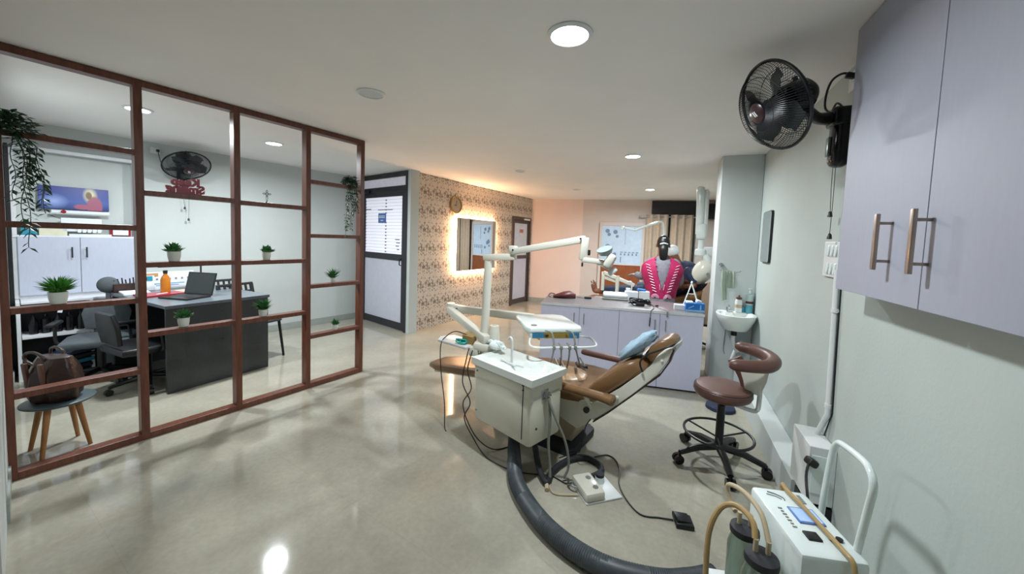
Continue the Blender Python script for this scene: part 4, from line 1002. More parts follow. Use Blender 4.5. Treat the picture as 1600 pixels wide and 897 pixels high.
# base and lift
m = MB(UC.M @ Matrix.Translation((-1.80, 2.255, 0))); m.slab(rrect(.36, .22, .05), .0, .055, .02)
m.build('floor_plate', 'rubber', t)
m = MB(UC.M); m.prism([(-2.0, .056), (-1.5, .056), (-1.38, .40), (-1.32, .46), (-2.05, .44)], 2.13, 2.38, .02); m.build('lift_column', 'beigeshell', t)
m = MB(UC.M); m.bx(-2.0, -1.35, 2.02, 2.48, .37, .43, .02); m.build('seat_frame', 'cream', t)
# seat cushion with bolsters
def grid_cushion(F, xs, prof, yc, zf, name, par, m_='tan', mi=0):
    """cushion lofted along x: xs list of (x, halfwidth, thickness, zbase, crown)"""
    mm = MB(F.M); rs = []
    for (x, hw, th, zb, cr) in xs:
        r = []
        n = 28
        for j in range(n):
            a = 2*pi*j/n; sy = math.copysign(abs(cos(a))**.45, cos(a)); sz = math.copysign(abs(sin(a))**.5, sin(a))
            y = yc+hw*sy; z = zb+th*.5+th*.5*sz
            if sin(a) > 0: z += cr*(abs(sy)**2)
            r.append(F.M @ Vector((x, y, z)))
        rs.append(r)
    mm.rings(rs); return mm.build(name, m_, par, True, 60)
grid_cushion(UC, [(-2.02, .20, .04, .44, 0), (-2.0, .235, .075, .425, .0), (-1.9, .25, .09, .42, .01), (-1.7, .265, .09, .41, .035), (-1.5, .27, .09, .41, .045), (-1.36, .265, .10, .42, .02), (-1.27, .25, .10, .44, 0), (-1.25, .2, .05, .46, 0)], None, 2.25, 0, 'seat', t)
m = MB(UC.M); m.ell((-1.62, 2.25, .505), (.17, .17, .022)); m.build('seat_pad', mat('light tan leatherette', '#a5825c', .35, vary=.08), t)
LG = UC.M
grid_cushion(UC, [(-2.98, .08, .03, .285, 0), (-2.96, .12, .055, .275, 0), (-2.85, .155, .07, .275, .005), (-2.5, .19, .075, .325, .01), (-2.2, .215, .08, .375, .01), (-2.05, .23, .07, .41, 0)], None, 2.22, 0, 'leg_rest', t)
m = MB(UC.M); m.prism([(-2.9, .25), (-2.05, .36), (-2.05, .40), (-2.9, .275)], 2.1, 2.35, .01); m.build('leg_rest_shell', 'cream', t)
# backrest: built in a tilted frame, x along the back
ang = radians(43.5)
BM = UC.M @ Matrix.Translation((-1.28, 0, .425)) @ Matrix.Rotation(-ang, 4, 'Y') @ Matrix.Diagonal((.96, 1, 1, 1))
BF = _F(); BF.M = BM
grid_cushion(BF, [(-.02, .2, .06, .05, 0), (.0, .235, .11, .02, 0), (.10, .25, .125, .015, .012), (.25, .25, .12, .015, .016), (.38, .23, .11, .015, .012), (.44, .19, .09, .018, .005), (.465, .12, .05, .03, 0)], None, 2.25, 0, 'backrest', t)
grid_cushion(BF, [(.475, .08, .04, .04, 0), (.49, .12, .07, .035, 0), (.55, .135, .08, .035, .01), (.63, .13, .075, .04, .01), (.68, .10, .055, .045, 0), (.695, .06, .025, .055, 0)], None, 2.22, 0, 'headrest', t)
SP = [(-.10, -.02), (-.05, -.055), (.08, -.055), (.30, -.045), (.43, -.035), (.52, -.03), (.62, .0), (.69, .035), (.70, .05), (.66, .065), (.60, .06), (.52, .035), (.45, .02), (.25, .02), (.05, .025), (-.03, .05)]
m = MB(BM); m.prism(SP, 1.985, 2.02, .006); m.build('side_shell', 'cream2', t)
m = MB(BM); m.prism([(-.05, -.03), (.3, -.02), (.43, -.0), (.43, .03), (-.03, .03)], 2.455, 2.48, .006); m.build('side_shell', 'cream2', t)
m = MB(BM); m.prism([(-.05, -.05), (.08, -.05), (.30, -.04), (.43, -.03), (.62, .005), (.66, .03), (.60, .03), (.43, .005), (.08, .01), (-.05, .01)], 2.02, 2.44, .006); m.build('back_shell', 'cream2', t)
m = MB(BM); m.prism([(-.06, -.066), (.08, -.066), (.30, -.055), (.43, -.045), (.53, -.04), (.63, -.008), (.705, .035), (.702, .043), (.63, .0), (.53, -.032), (.43, -.037), (.30, -.047), (.08, -.058), (-.06, -.058)], 1.98, 2.03, 0); m.build('edge_trim', 'leather', t, False)
m = MB(BM); m.cyl((.20, 1.975, -.015), (.20, 1.99, -.015), .009, seg=12); m.cyl((.60, 1.978, .025), (.60, 1.99, .025), .007, seg=12); m.build('screw', 'whiteg', t)
m = MB(UC.M); m.lathe([(.065, 0), (.065, .035), (.05, .04), (.001, .041)], (-1.335, 2.02, .405), 32, 0, Matrix.Rotation(radians(90), 3, 'X')); hg = m.build('hinge_cover', 'cream2', t)
m = MB(UC.M); m.lathe([(.02, 0), (.02, .05), (.001, .051)], (-1.325, 2.015, .41), 20, 0, Matrix.Rotation(radians(90), 3, 'X')); m.build('hinge_bolt', 'leather', hg)
m = MB(UC.M); m.prism([(-1.55, .30), (-1.40, .25), (-1.33, .30), (-1.28, .40), (-1.36, .47), (-1.55, .45)], 1.99, 2.03, .01); m.build('hinge_plate', 'cream', t)
# armrests
for yy, z_, x0, x1 in ((1.93, .545, -1.72, -1.14), (2.56, .60, -1.62, -1.14)):
    m = MB(UC.M)
    m.tube([(x0, yy, z_+.0), (x0+.02, yy, z_), (x0+.3, yy, z_), (x1-.08, yy, z_), (x1, yy, z_-.003), (x1+.015, yy, z_-.005)], [.01, .03, .032, .036, .044, .015], 16, k=4, flat=.8); a = m.build('armrest', 'tan' if yy < 2.2 else 'seatbrown', t)
    m = MB(UC.M); m.tube([(x0+.4, yy, z_-.02), (x0+.42, yy+(.06 if yy < 2.2 else -.06), .43)], .014, 8); m.build('armrest_stem', 'cream', a)
# spittoon cabinet
m = MB(UN.M); m.bx(-1.93, -1.40, 1.61, 1.92, .25, .585, .025); m.bx(-1.93, -1.40, 1.61, 1.625, .54, .648, .004); m.bx(-1.93, -1.40, 1.905, 1.92, .54, .648, .004); m.bx(-1.93, -1.915, 1.62, 1.91, .54, .648); m.bx(-1.415, -1.40, 1.62, 1.91, .54, .648); sc = m.build('spittoon_cabinet', 'cream', t)
m = MB(UN.M); m.bx(-1.465, -1.462, 1.606, 1.611, .29, .65); m.cyl((-1.4635, 1.604, .63), (-1.4635, 1.61, .63), .007, seg=10); m.cyl((-1.4635, 1.604, .6), (-1.4635, 1.61, .6), .005, seg=10); m.build('door_seam', 'black', sc, False)
m = MB(UN.M)
for (x, z) in ((-1.90, .60), (-1.90, .32)): m.cyl((x, 1.604, z), (x, 1.611, z), .006, seg=10)
m.build('screw', 'greytube', sc)
m = MB(UN.M); m.box((-1.398, 1.74, .56), (.006, .06, .06), None, .002); m.cyl((-1.40, 1.74, .57), (-1.37, 1.74, .57), .017, seg=14); m.cyl((-1.385, 1.72, .56), (-1.385, 1.78, .55), .01, seg=10); m.build('outlet_valve', 'chrome', sc)
m = MB(UN.M); m.cyl((-1.40, 1.67, .36), (-1.397, 1.67, .36), .008, seg=10); m.build('key_hole', 'black', sc)
# basin top with bowl
m = MB(UN.M); xs = 18; ys = 12; V = []
X0, X1, Y0, Y1 = -1.95, -1.38, 1.595, 1.935
bc = (-1.545, 1.765)
for i in range(31):
    col = []
    for j in range(21):
        x = X0+(X1-X0)*i/30; y = Y0+(Y1-Y0)*j/20; r = hypot((x-bc[0])/.125, (y-bc[1])/.115)
        e = min(x-X0, X1-x, y-Y0, Y1-y)
        z = .69
        if e > .022: z = .683
        if r < 1: z = .683-.08*(1-r**2)**.5
        if e < 1e-6: z = .686
        col.append(m._v((x, y, z)))
    V.append(col)
for i in range(30):
    for j in range(20): m.bm.faces.new((V[i][j], V[i+1][j], V[i+1][j+1], V[i][j+1]))
rim = [V[i][0] for i in range(31)]+[V[30][j] for j in range(1, 21)]+[V[i][20] for i in range(29, -1, -1)]+[V[0][j] for j in range(19, 0, -1)]
Mi = UN.M.inverted(); low = []
for v in rim:
    c = Mi @ v.co; low.append(m._v((c.x+(.004 if c.x < -1.6 else -.004), c.y, .640)))
n = len(rim)
for i in range(n): m.bm.faces.new((rim[i], rim[(i+1) % n], low[(i+1) % n], low[i]))
bs = m.build('basin_top', 'basin', t, True, 50)
m = MB(UN.M); m.lathe([(.018, .60), (.018, .607), (.006, .609)], (bc[0], bc[1], .0), 16); m.build('drain', 'chrome', bs)
m = MB(UN.M); m.tube([(-1.66, 1.70, .684), (-1.66, 1.70, .80), (-1.663, 1.70, .85), (-1.68, 1.70, .865), (-1.693, 1.70, .85)], [.009, .007], 10, k=4); m.build('water_spout', 'white', bs)
m = MB(UN.M); m.tube([(-1.76, 1.70, .70), (-1.70, 1.70, .69), (-1.66, 1.69, .695), (-1.62, 1.70, .695), (-1.57, 1.72, .69)], .007, 8, k=4); m.box((-1.65, 1.70, .69), (.07, .03, .014), None, .005); m.build('cup_filler', 'white', bs)
# support column beside the cabinet
def wp_(x, y, z): return Vector((x, y, z))
m = MB(); m.lathe([(.055, 0), (.055, .30), (.062, .31), (.062, .40), (.05, .42), (.001, .421)], (-1.20, 2.44, .27), 28); m.tube([(-1.20, 2.44, .30), (-1.15, 2.50, .20), (-1.25, 2.85, .20)], [.045, .04], 10, k=4); m.build('support_column', 'cream', t)
m = MB(); m.box((-1.22, 2.42, .70), (.16, .10, .06), (0, .1, .3), .015); m.box((-1.285, 2.38, .67), (.07, .06, .07), (0, 0, .3), .012); m.build('column_bracket', 'cream2', t)
m = MB(); m.tube([(-1.245, 2.45, .70), (-1.235, 2.46, 1.0), (-1.228, 2.46, 1.345)], .031, 20); m.build('lamp_pole', 'cream2', t)
m = MB(); m.lathe([(.045, 0), (.045, .02), (.036, .12), (.034, .13), (.02, .131), (.018, .115)], (-1.165, 2.47, .73), 24); m.build('instrument_cup', 'cream2', t)
# upper arms and operating lamp
def beam(p0, p1, w, h, bev=.006):
    p0, p1 = Vector(p0), Vector(p1); d = p1-p0; L = d.length; x = d.normalized(); y = Vector((0, 0, 1)).cross(x).normalized(); z = x.cross(y)
    M = Matrix(((x.x, y.x, z.x, (p0.x+p1.x)/2), (x.y, y.y, z.y, (p0.y+p1.y)/2), (x.z, y.z, z.z, (p0.z+p1.z)/2), (0, 0, 0, 1)))
    m = MB(M); m.box((0, 0, 0), (L, w, h), None, bev); return m
m = beam((-1.265, 2.455, 1.372), (-1.0, 2.45, 1.390), .05, .048, .01); m.build('lamp_arm', 'cream2', t)
m = MB(); m.cyl((-1.02, 2.44, 1.40), (-1.02, 2.44, 1.45), .022, seg=14); m.box((-1.02, 2.44, 1.445), (.06, .05, .05), (0, 0, -.2), .01); m.build('arm_joint', 'cream2', t)
m = beam((-1.03, 2.435, 1.425), (-.475, 2.315, 1.535), .042, .045, .008); m.build('lamp_arm', 'cream2', t)
m = MB()
for c in ((-1.01, 2.41, 1.44), (-.50, 2.292, 1.535)): m.cyl(c, (c[0], c[1]-.01, c[2]), .006, seg=10)
m.build('arm_bolt', 'black', t)
m = beam((-.475, 2.31, 1.545), (-.485, 2.305, 1.40), .04, .045, .008); m.cyl; m.build('lamp_drop_link', 'cream2', t)
m = MB(); m.box((-.445, 2.30, 1.45), (.015, .02, .035), None, .003); m.cyl((-.485, 2.30, 1.385), (-.485, 2.30, 1.36), .006, seg=8); m.build('lock_knob', 'black', t)
m = beam((-.49, 2.305, 1.405), (-.345, 2.295, 1.395), .035, .032, .008); m.build('lamp_arm', 'cream2', t)
LH = Matrix.Translation((-.315, 2.30, 1.405)) @ Matrix.Rotation(radians(25), 4, 'Y')
m = MB(LH); m.box((0, 0, 0), (.05, .09, .085), None, .015); m.box((-.02, 0, -.045), (.10, .03, .02), None, .006); lh = m.build('lamp_head', 'cream2', t)
m = MB(LH); m.lathe([(.012, 0), (.038, .015), (.046, .03), (.048, .045), (.001, .02)], (-.035, 0, .02), 24, 0, Euler((.4, -.7, 0)).to_matrix()); m.build('reflector', mat('translucent lamp shield', '#9aa5a5', .15), lh)
m = MB(LH); m.box((.045, 0, -.05), (.03, .035, .06), (0, .4, 0), .01); m.build('lamp_handle', 'whiteg', lh)
# tray arms
m = beam((-1.19, 2.40, .76), (-1.74, 2.74, .875), .06, .065, .012); m.build('tray_arm', 'cream2', t)
m = beam((-1.76, 2.76, .885), (-.98, 2.86, .865), .06, .065, .012); m.build('tray_arm', 'cream2', t)
m = MB(); m.cyl((-1.73, 2.75, .84), (-1.73, 2.75, .93), .035, seg=18); m.cyl((-1.03, 2.83, .84), (-1.03, 2.83, .88), .03, seg=16); m.build('arm_joint', 'cream2', t)
m = MB()
for c in ((-1.66, 2.735, .89), (-1.05, 2.82, .875)): m.cyl(c, (c[0]+.0, c[1]-.012, c[2]), .008, seg=10)
m.build('arm_bolt', 'black', t)
# delivery tray
TR = Fr(-.84, 2.37, atan2(.19, .313))
m = MB(TR.M); m.slab([(0.0, .0), (.37, .0), (.39, .06), (.36, .42), (.30, .46), (-.02, .46), (-.04, .40), (-.03, .05)], .865, .905, .014); tr = m.build('delivery_tray', 'whiteg', t)
m = MB(TR.M); m.bx(.0, .36, .004, .43, .825, .867, .006); m.build('tray_body', 'cream2', tr)
m = MB(TR.M); m.bx(.015, .10, -.004, .003, .832, .866, .001, 0); m.bx(.10, .28, -.004, .003, .832, .866, .001, 1); m.bx(.28, .355, -.004, .003, .832, .866, .001, 0)
m.box((.12, -.006, .85), (.02, .004, .015), None, 0, 2); m.box((.06, -.006, .828), (.02, .004, .012), (0, .7, 0), 0, 1)
m.build('control_strip', ['bluepanel', 'goldpanel', 'leather'], tr, False)
m = MB(TR.M); m.cyl((.32, -.02, .845), (.32, .0, .845), .011, seg=12); m.build('control_knob', 'chrome', tr)
m = MB(TR.M); m.lathe([(.022, .906), (.022, .909), (.001, .910)], (.04, .07, 0), 20); m.build('gauge', mat('gauge face', '#7c8480', .3), tr)
m = MB(TR.M); m.tube([(.0, .0, .83), (-.01, -.05, .80), (.03, -.085, .79), (.2, -.085, .79), (.40, -.085, .79), (.46, -.07, .80), (.44, -.0, .83), (.36, .02, .84)], .007, 8, k=5); rl = m.build('hanger_rail', 'whiteg', tr)
for i, (x, up) in enumerate(((.15, 1), (.20, 0), (.26, 0), (.30, 1))):
    m = MB(TR.M); m.box((x, -.088, .79), (.02, .03, .03), None, .005)
    m.tube([(x, -.09, .80), (x-.01*up, -.06, .88 if up else .80), (x-.05*up, -.02, .89 if up else .80)], [.008, .004], 8, k=3)
    m.build('handpiece', 'greytube', tr)
    m = MB(TR.M); ex = (-.05, .02, .0, .12)[i]
    m.tube([(x, -.09, .79), (x+ex*.2, -.085, .72), (x+ex*.5, -.05, .64), (x+ex+.02, .05, .585), (x+ex+.02, .2, .62)], .006, 6, k=5); m.build('handpiece_hose', 'greytube', tr)
m = MB(UC.M); m.tube([(-1.60, 2.40, .55), (-1.53, 2.28, .575), (-1.44, 2.22, .60)], .012, 8); m.build('spray_handle', 'rubber', t)

# side shelf with things
t2 = thing('side_shelf', 'small white shelf on the left of the dental unit holding a carton', 'shelf', (-1.47, 2.48, .68))
m = MB(Matrix.Translation((-1.47, 2.47, .69)) @ Matrix.Rotation(radians(-15), 4, 'Z')); m.slab([(-.20, -.02), (-.15, -.09), (.16, -.09), (.16, .09), (-.15, .09)], -.012, .012, .008); m.build('shelf_top', 'white', t2)
m = MB(); m.tube([(-1.40, 2.46, .68), (-1.26, 2.44, .62)], .014, 8); m.build('bracket', 'cream', t2)
obox('kraft_carton', Fr(-1.36, 2.44, -.3, .703), (0, 0, .035), (.09, .07, .07), 'cardboard', 'small kraft carton on the white side shelf beside the lamp pole', 'box', (.15, .1, .3))
m = MB(Matrix.Translation((-1.41, 2.385, .706))); random.seed(5)
for k in range(4): m.tube([(random.uniform(-.04, .05), random.uniform(-.02, .03), random.uniform(0.004, .03)) for _ in range(4)], .007, 6, k=4)
tag(m.build('teal_tubing', 'teal'), 'teal plastic tubing on the white side shelf', 'tubing')
m = MB(Matrix.Translation((-1.13, 2.40, .735))); random.seed(8)
for k in range(9):
    a = random.uniform(-.3, 2.2); m.tube([(0.0, .0, 0), (cos(a)*.05, sin(a)*.03-.02, .02), (cos(a)*random.uniform(.08, .11), sin(a)*.06-.04, random.uniform(-.02, .03))], [.022, .012], 8, k=3)
m.ell((.02, -.01, .0), (.055, .045, .03)); tag(m.build('crumpled_gloves', 'whiteg'), 'crumpled white gloves piled beside the lamp pole', 'gloves')

# cloth on the headrest, thick cable across it
m = MB(BM @ Matrix.Translation((.445, 2.16, .165)) @ Matrix.Scale(.85, 4)); rs = []
for i, (x, ry, rz_) in enumerate(((-.155, .02, .012), (-.14, .07, .03), (-.05, .13, .045), (.03, .14, .05), (.07, .125, .04), (.13, .13, .045), (.19, .08, .03), (.2, .03, .012))):
    rs.append([m.M @ Vector((x+.01*sin(3*a), ry*cos(a)*(1+.06*sin(4*a+i)), rz_*sin(a)*(1+.2*sin(5*a+i*1.3)))) for a in [2*pi*j/36 for j in range(36)]])
m.rings(rs); tag(m.build('blue_cloth_pillow', 'bluecloth', None, True, 80), 'folded pale blue cloth pillow on the dental chair headrest', 'pillow')

# cords hanging at the left of the unit
m = MB(); m.tube([(-1.30, 2.33, .70), (-1.31, 2.31, .62), (-1.33, 2.30, .45), (-1.25, 2.28, .32), (-1.29, 2.27, .2), (-1.20, 2.25, .08), (-1.06, 2.19, .008), (-.85, 2.14, .006), (-.70, 2.17, .006), (-.60, 2.20, .006), (-.50, 2.17, .006), (-.455, 2.16, .03)], .004, 6, k=6); tag(m.build('power_cable', 'black'), 'black cord dropping from the unit and running to the foot control', 'cord')
m = MB(); m.tube([(-1.27, 2.33, .69), (-1.29, 2.30, .55), (-1.25, 2.29, .42), (-1.31, 2.28, .30), (-1.25, 2.27, .16), (-1.16, 2.27, .06), (-1.05, 2.30, .008), (-.95, 2.42, .006)], .004, 6, k=6); tag(m.build('power_cable', 'black'), 'second black cord twisted beside the unit and ending under the cabinet', 'cord')
m = MB(); m.tube([(-1.37, 2.42, .77), (-1.46, 2.40, .79), (-1.55, 2.42, .74), (-1.60, 2.41, .66), (-1.60, 2.42, .45), (-1.56, 2.42, .2), (-1.54, 2.40, .02), (-1.5, 2.36, .006)], .004, 6, k=6); tag(m.build('brown_cord', 'leather'), 'thin brown cord looping off the side shelf to the floor', 'cord')
# hoses from the cabinet outlet
m = MB(UN.M); m.tube([(-1.38, 1.76, .54), (-1.365, 1.76, .40), (-1.37, 1.76, .25), (-1.36, 1.77, .10), (-1.35, 1.765, .02)], .009, 8, k=5); tag(m.build('drain_tube', 'greytube'), 'grey tube hanging straight down from the cabinet valve', 'tube')
m = MB(UN.M); m.tube([(-1.37, 1.74, .54), (-1.33, 1.77, .42), (-1.29, 1.83, .26), (-1.28, 1.86, .10), (-1.30, 1.84, .02)], .008, 8, k=5); tag(m.build('drain_tube', 'greytube'), 'grey tube bowing outwards from the cabinet valve', 'tube')
# big corrugated hose
HP = spline([(-.92, 2.30, .27), (-.90, 2.28, .15), (-.86, 2.20, .07), (-.78, 2.03, .05), (-.68, 1.90, .048), (-.52, 1.76, .048), (-.35, 1.67, .048), (-.16, 1.63, .048), (.05, 1.66, .048), (.18, 1.72, .048), (.28, 1.79, .048)], 36)
m = MB(); n = len(HP); m.tube(HP, [ (.036+.012*min(1, i/(n*.25)))*(1.0 if i % 2 else .93) for i in range(n)], 20)
tag(m.build('suction_hose', 'hose', None, True, 60), 'thick grey corrugated hose curving across the floor to the suction machine', 'hose')
m = MB(); m.tube([(-.80, 2.36, .26), (-.70, 2.22, .06), (-.60, 2.10, .022), (-.60, 2.22, .022), (-.54, 2.38, .022), (-.44, 2.47, .022), (-.34, 2.44, .022), (-.31, 2.36, .022), (-.36, 2.27, .022)], .02, 12, k=8); tag(m.build('black_hose', 'rubber'), 'short black hose coiled behind the foot control', 'hose')
m = MB(); m.tube([(-.40, 2.10, .006), (-.52, 2.05, .006), (-.57, 2.08, .01), (-.585, 2.14, .02), (-.60, 2.2, .03)], .006, 6, k=4); m.cyl((-.58, 2.05, .014), (-.605, 2.12, .02), .013, seg=10); tag(m.build('hose_end', 'beigeshell'), 'beige tube end lying on the floor under the cabinet', 'tube')
# foot control
FC = Fr(-.335, 2.165, radians(40))
t = thing('foot_control', 'white foot control box with round black button on the floor', 'foot control', FC.p(0, 0, 0), FC.a)
m = MB(FC.M); m.bx(-.085, .155, -.095, .10, 0, .012, .004); m.build('floor_plate', 'white', t)
m = MB(FC.M); m.bx(-.085, .04, -.095, .10, .012, .065, .014); m.build('housing', 'cream2', t)
m = MB(FC.M)
for y in (-.045, .045): m.lathe([(.017, .064), (.017, .067), (.001, .068)], (.0, y, 0), 20)
m.build('indicator_cap', 'greytube', t)
m = MB(FC.M); m.lathe([(.028, .012), (.028, .05), (.001, .05)], (.09, .06, 0), 24, 0); m.build('button_base', 'whiteg', t)
m = MB(FC.M); m.lathe([(.027, .0505), (.027, .068), (.001, .069)], (.09, .06, 0), 24, 0); m.build('push_button', 'rubber', t)
m = MB(FC.M); m.tube([(-.085, .02, .03), (-.115, .045, .035), (-.115, .085, .03), (-.085, .095, .03)], .006, 8, k=4); m.build('carry_loop', 'chrome', t)
# small pedal and its cord
PD = Fr(.165, 2.14, radians(15))
m = MB(PD.M); m.slab([(-.045, -.05), (.045, -.055), (.05, .03), (-.04, .05)], 0, .03, .006); m.box((0, 0, .033), (.075, .07, .008), (0, .12, .1), .003)
tag(m.build('foot_pedal', 'black'), 'small black foot pedal on the floor near the stool', 'pedal')
m = MB(); m.tube([(.12, 2.13, .01), (.05, 2.12, .005), (-.05, 2.10, .005), (-.14, 2.20, .005), (-.19, 2.32, .005), (-.20, 2.45, .005), (-.24, 2.56, .005), (-.30, 2.60, .005), (-.36, 2.55, .008), (-.40, 2.5, .012)], .0045, 6, k=6); tag(m.build('pedal_cord', 'black'), 'black cord curving from the small pedal round the foot control', 'cord')
m = MB(UC.M); m.tube([(-1.29, 1.97, .36), (-1.32, 1.96, .30), (-1.36, 1.98, .12), (-1.40, 2.0, .08), (-1.5, 1.96, .02)], .004, 6, k=5); tag(m.build('chair_cord', 'black'), 'black cord dropping from the dental chair hinge to the floor plate', 'cord')
m = MB(BM); m.tube([(.46, 1.97, .03), (.49, 1.965, .085), (.56, 1.965, .095), (.63, 1.968, .08), (.69, 1.975, .068), (.72, 2.0, .06)], .006, 6, k=5); tag(m.build('headrest_cord', 'black'), 'thin black cord over the side of the headrest', 'cord')

# ================================================================== STOOL
S = Vector((.415, 2.86, 0)); SM = Matrix.Translation(S)
t = thing('dental_stool', 'brown leatherette operator stool on black castered base by the right wall', 'stool', S)
m = MB(SM); m.lathe([(.001, .475), (.15, .477), (.172, .492), (.182, .515), (.18, .54), (.165, .558), (.12, .566), (.001, .568)], seg=44); st = m.build('seat', 'seatbrown', t)
m = MB(SM); m.tube([(cos(a*pi/24)*.176, sin(a*pi/24)*.176, .545) for a in range(48)], .003, 6, closed=True); m.build('piping', 'leather', st)
m = MB(SM); m.cyl((0, 0, .10), (0, 0, .42), .026, seg=18); m.cyl((0, 0, .42), (0, 0, .475), .012, seg=12); m.build('gas_lift', 'black', t)
m = MB(SM); m.box((.0, .0, .465), (.14, .12, .018), None, .004); m.tube([(.05, .0, .462), (.13, .06, .455), (.15, .09, .45)], .012, 8); m.build('seat_plate', 'rubber', t)
for k in range(5):
    a = radians(-82+72*k); ca, sa = cos(a), sin(a)
    m = MB(SM); m.tube([(0, 0, .125), (ca*.15, sa*.15, .115), (ca*.275, sa*.275, .078)], [.028, .018], 10); lg = m.build('leg', 'black', t)
    p = Vector((ca*.285, sa*.285, .033)); q_ = Vector((-sa, ca, 0))
    m = MB(SM)
    for s_ in (-1, 1): m.cyl(p+q_*s_*.006, p+q_*s_*.026, .032, seg=18)
    m.tube([p+Vector((0, 0, .01)), p+Vector((-ca*.01, -sa*.01, .05))], .012, 8); m.build('caster', 'blackg', lg)
m = MB(SM @ Matrix.Translation((-.01, 0, .215))); m.tube([(cos(a*pi/28)*.215, sin(a*pi/28)*.215, 0) for a in range(56)], .009, 8, closed=True)
for k in range(3): a = k*2*pi/3+.5; m.tube([(0, 0, -.03), (cos(a)*.21, sin(a)*.21, 0)], .006, 6)
m.build('foot_ring', 'black', t)
m = MB(); m.tube([(.46, 2.84, .455), (.58, 2.83, .43), (.618, 2.83, .44), (.625, 2.83, .50), (.628, 2.835, .66)], .014, 10, k=4, flat=1); bk = m.build('back_bracket', 'white', t)
m = MB(Matrix.Translation((.60, 2.86, .60)) @ Matrix.Rotation(radians(-15), 4, 'Z')); m.prism([(-.05, -.06), (.035, -.06), (.065, .04), (.08, .15), (-.115, .15), (-.085, .08), (-.06, .02)], -.032, -.018, .004); m.build('back_plate', 'cream2', t)
m = MB(Matrix.Translation((.60, 2.87, .60)) @ Matrix.Rotation(radians(-15), 4, 'Z')); m.tube([(-.035, .0, -.07), (-.05, 0, .0), (-.075, 0, .07), (-.125, 0, .15)], [.014, .022], 10, k=3, flat=2.2); m.build('back_support', 'seatbrown', t)
m = MB(); m.tube([(.42, 2.71, .755), (.455, 2.71, .755), (.55, 2.715, .76), (.64, 2.75, .765), (.69, 2.84, .775), (.675, 2.94, .785), (.60, 3.02, .795), (.53, 3.04, .80), (.50, 3.05, .80)], [.018, .038, .041, .043, .044, .043, .041, .034, .013], 18, k=5); m.build('arm_cushion', 'seatbrown', t)
m = MB(); m.lathe([(.12, .0), (.125, .004), (.12, .03), (.09, .04), (.001, .041)], (.55, 3.85, 0), 32); tag(m.build('blue_basin_lid', 'navy'), 'dark blue round object on the floor behind the stool', 'lid')

# ================================================================== SUCTION MACHINE
DV = Fr(.535, 1.655, radians(14))
t = thing('suction_machine', 'white suction machine with display and bent tube handle in the bottom right corner', 'suction machine', DV.p(0, 0, 0), DV.a)
m = MB(DV.M); m.bx(-.105, .105, -.175, .18, .10, .50, .018); m.build('housing', 'whiteg', t)
m = MB(DV.M); m.bx(-.26, .11, -.18, .18, .07, .10, .01); m.build('base_tray', 'white', t)
for sx, sy in ((-.22, -.14), (.08, -.14), (-.22, .14), (.08, .14)):
    m = MB(DV.M); m.cyl((sx-.012, sy, .03), (sx+.012, sy, .03), .03, seg=16); m.tube([(sx, sy, .03), (sx, sy, .07)], .01, 8); m.build('caster', 'black', t)
m = MB(DV.M); m.box((.02, .02, .502), (.09, .085, .006), None, .002, 0); sn = m.build('display_frame', mat('display rim', '#5a7db8', .3), t)
m = MB(DV.M); m.box((.02, .02, .5055), (.078, .07, .002)); m.build('display', 'screen', sn, False)
m = MB(DV.M); m.box((-.02, -.085, .503), (.045, .04, .008), None, .002); m.build('rocker_switch', 'black', t)
m = MB(DV.M); m.lathe([(.011, .500), (.011, .508), (.001, .509)], (.065, -.085, 0), 18); m.build('suction_port', 'blackg', t)
m = MB(DV.M); m.lathe([(.007, .500), (.007, .506), (.001, .507)], (.04, -.09, 0), 12); m.build('fuse_cap', 'red', t)
m = MB(DV.M)
m.tube([(-.055, .145, .502), (-.03, .135, .502), (-.01, .115, .502), (-.012, .10, .502)], .0022, 5, k=4); m.tube([(-.065, .13, .502), (-.035, .12, .502), (-.02, .105, .502)], .0015, 5)
for i in range(7): m.box((-.055, .05-.016*i, .5015), (.01 if i % 2 else .014, .006, .002))
m.box((.06, .12, .5015), (.012, .05, .002)); m.build('printed_marks', 'greytube', t, False)
HX = []
for (x, y, z) in ((.655, 1.86, .36), (.657, 1.84, .55), (.66, 1.815, .705), (.66, 1.78, .765), (.66, 1.73, .785), (.66, 1.60, .805), (.66, 1.54, .80), (.66, 1.51, .76), (.66, 1.53, .66), (.66, 1.59, .40), (.66, 1.595, .35)): HX.append((x, y, z))
m = MB(); m.tube(HX, .0115, 12, k=5); m.build('handle', 'whiteg', t)
for (jx, jy, jr, jz, lab) in ((.365, 1.455, .052, .43, 'near'), (.345, 1.625, .05, .40, 'far')):
    M = Matrix.Translation((jx, jy, 0)); tj = thing('suction_jar', ('greenish suction jar with dark lid nearest the camera beside the machine' if lab == 'near' else 'suction jar with dark lid behind the nearer jar'), 'jar', (jx, jy, .10), 0, None)
    m = MB(M); m.lathe([(.001, .101), (jr*1.05, .103), (jr*1.1, .12), (jr*1.1, jz-.05), (jr*.9, jz-.01), (jr*.9, jz)], seg=32); m.build('jar_body', 'jar', tj)
    m = MB(M); m.lathe([(.001, jz+.002), (jr, jz+.002), (jr*1.02, jz+.012), (jr*.98, jz+.026), (jr*.6, jz+.03), (.001, jz+.03)], seg=32); m.build('jar_lid', 'rubber', tj)
    for dx, dy in ((-.018, .01), (.02, .012)): m = MB(M); m.cyl((dx, dy, jz+.03), (dx, dy, jz+.075), .008, seg=10); m.build('nozzle', 'beigeshell', tj)
m = MB(); m.tube([(.345, 1.468, .50), (.34, 1.50, .54), (.30, 1.55, .55), (.25, 1.56, .52), (.215, 1.55, .42), (.21, 1.53, .25), (.21, 1.52, .11)], .010, 10, k=6); tag(m.build('amber_tube', 'amber'), 'amber rubber tube arching down at the left of the jars', 'tube')
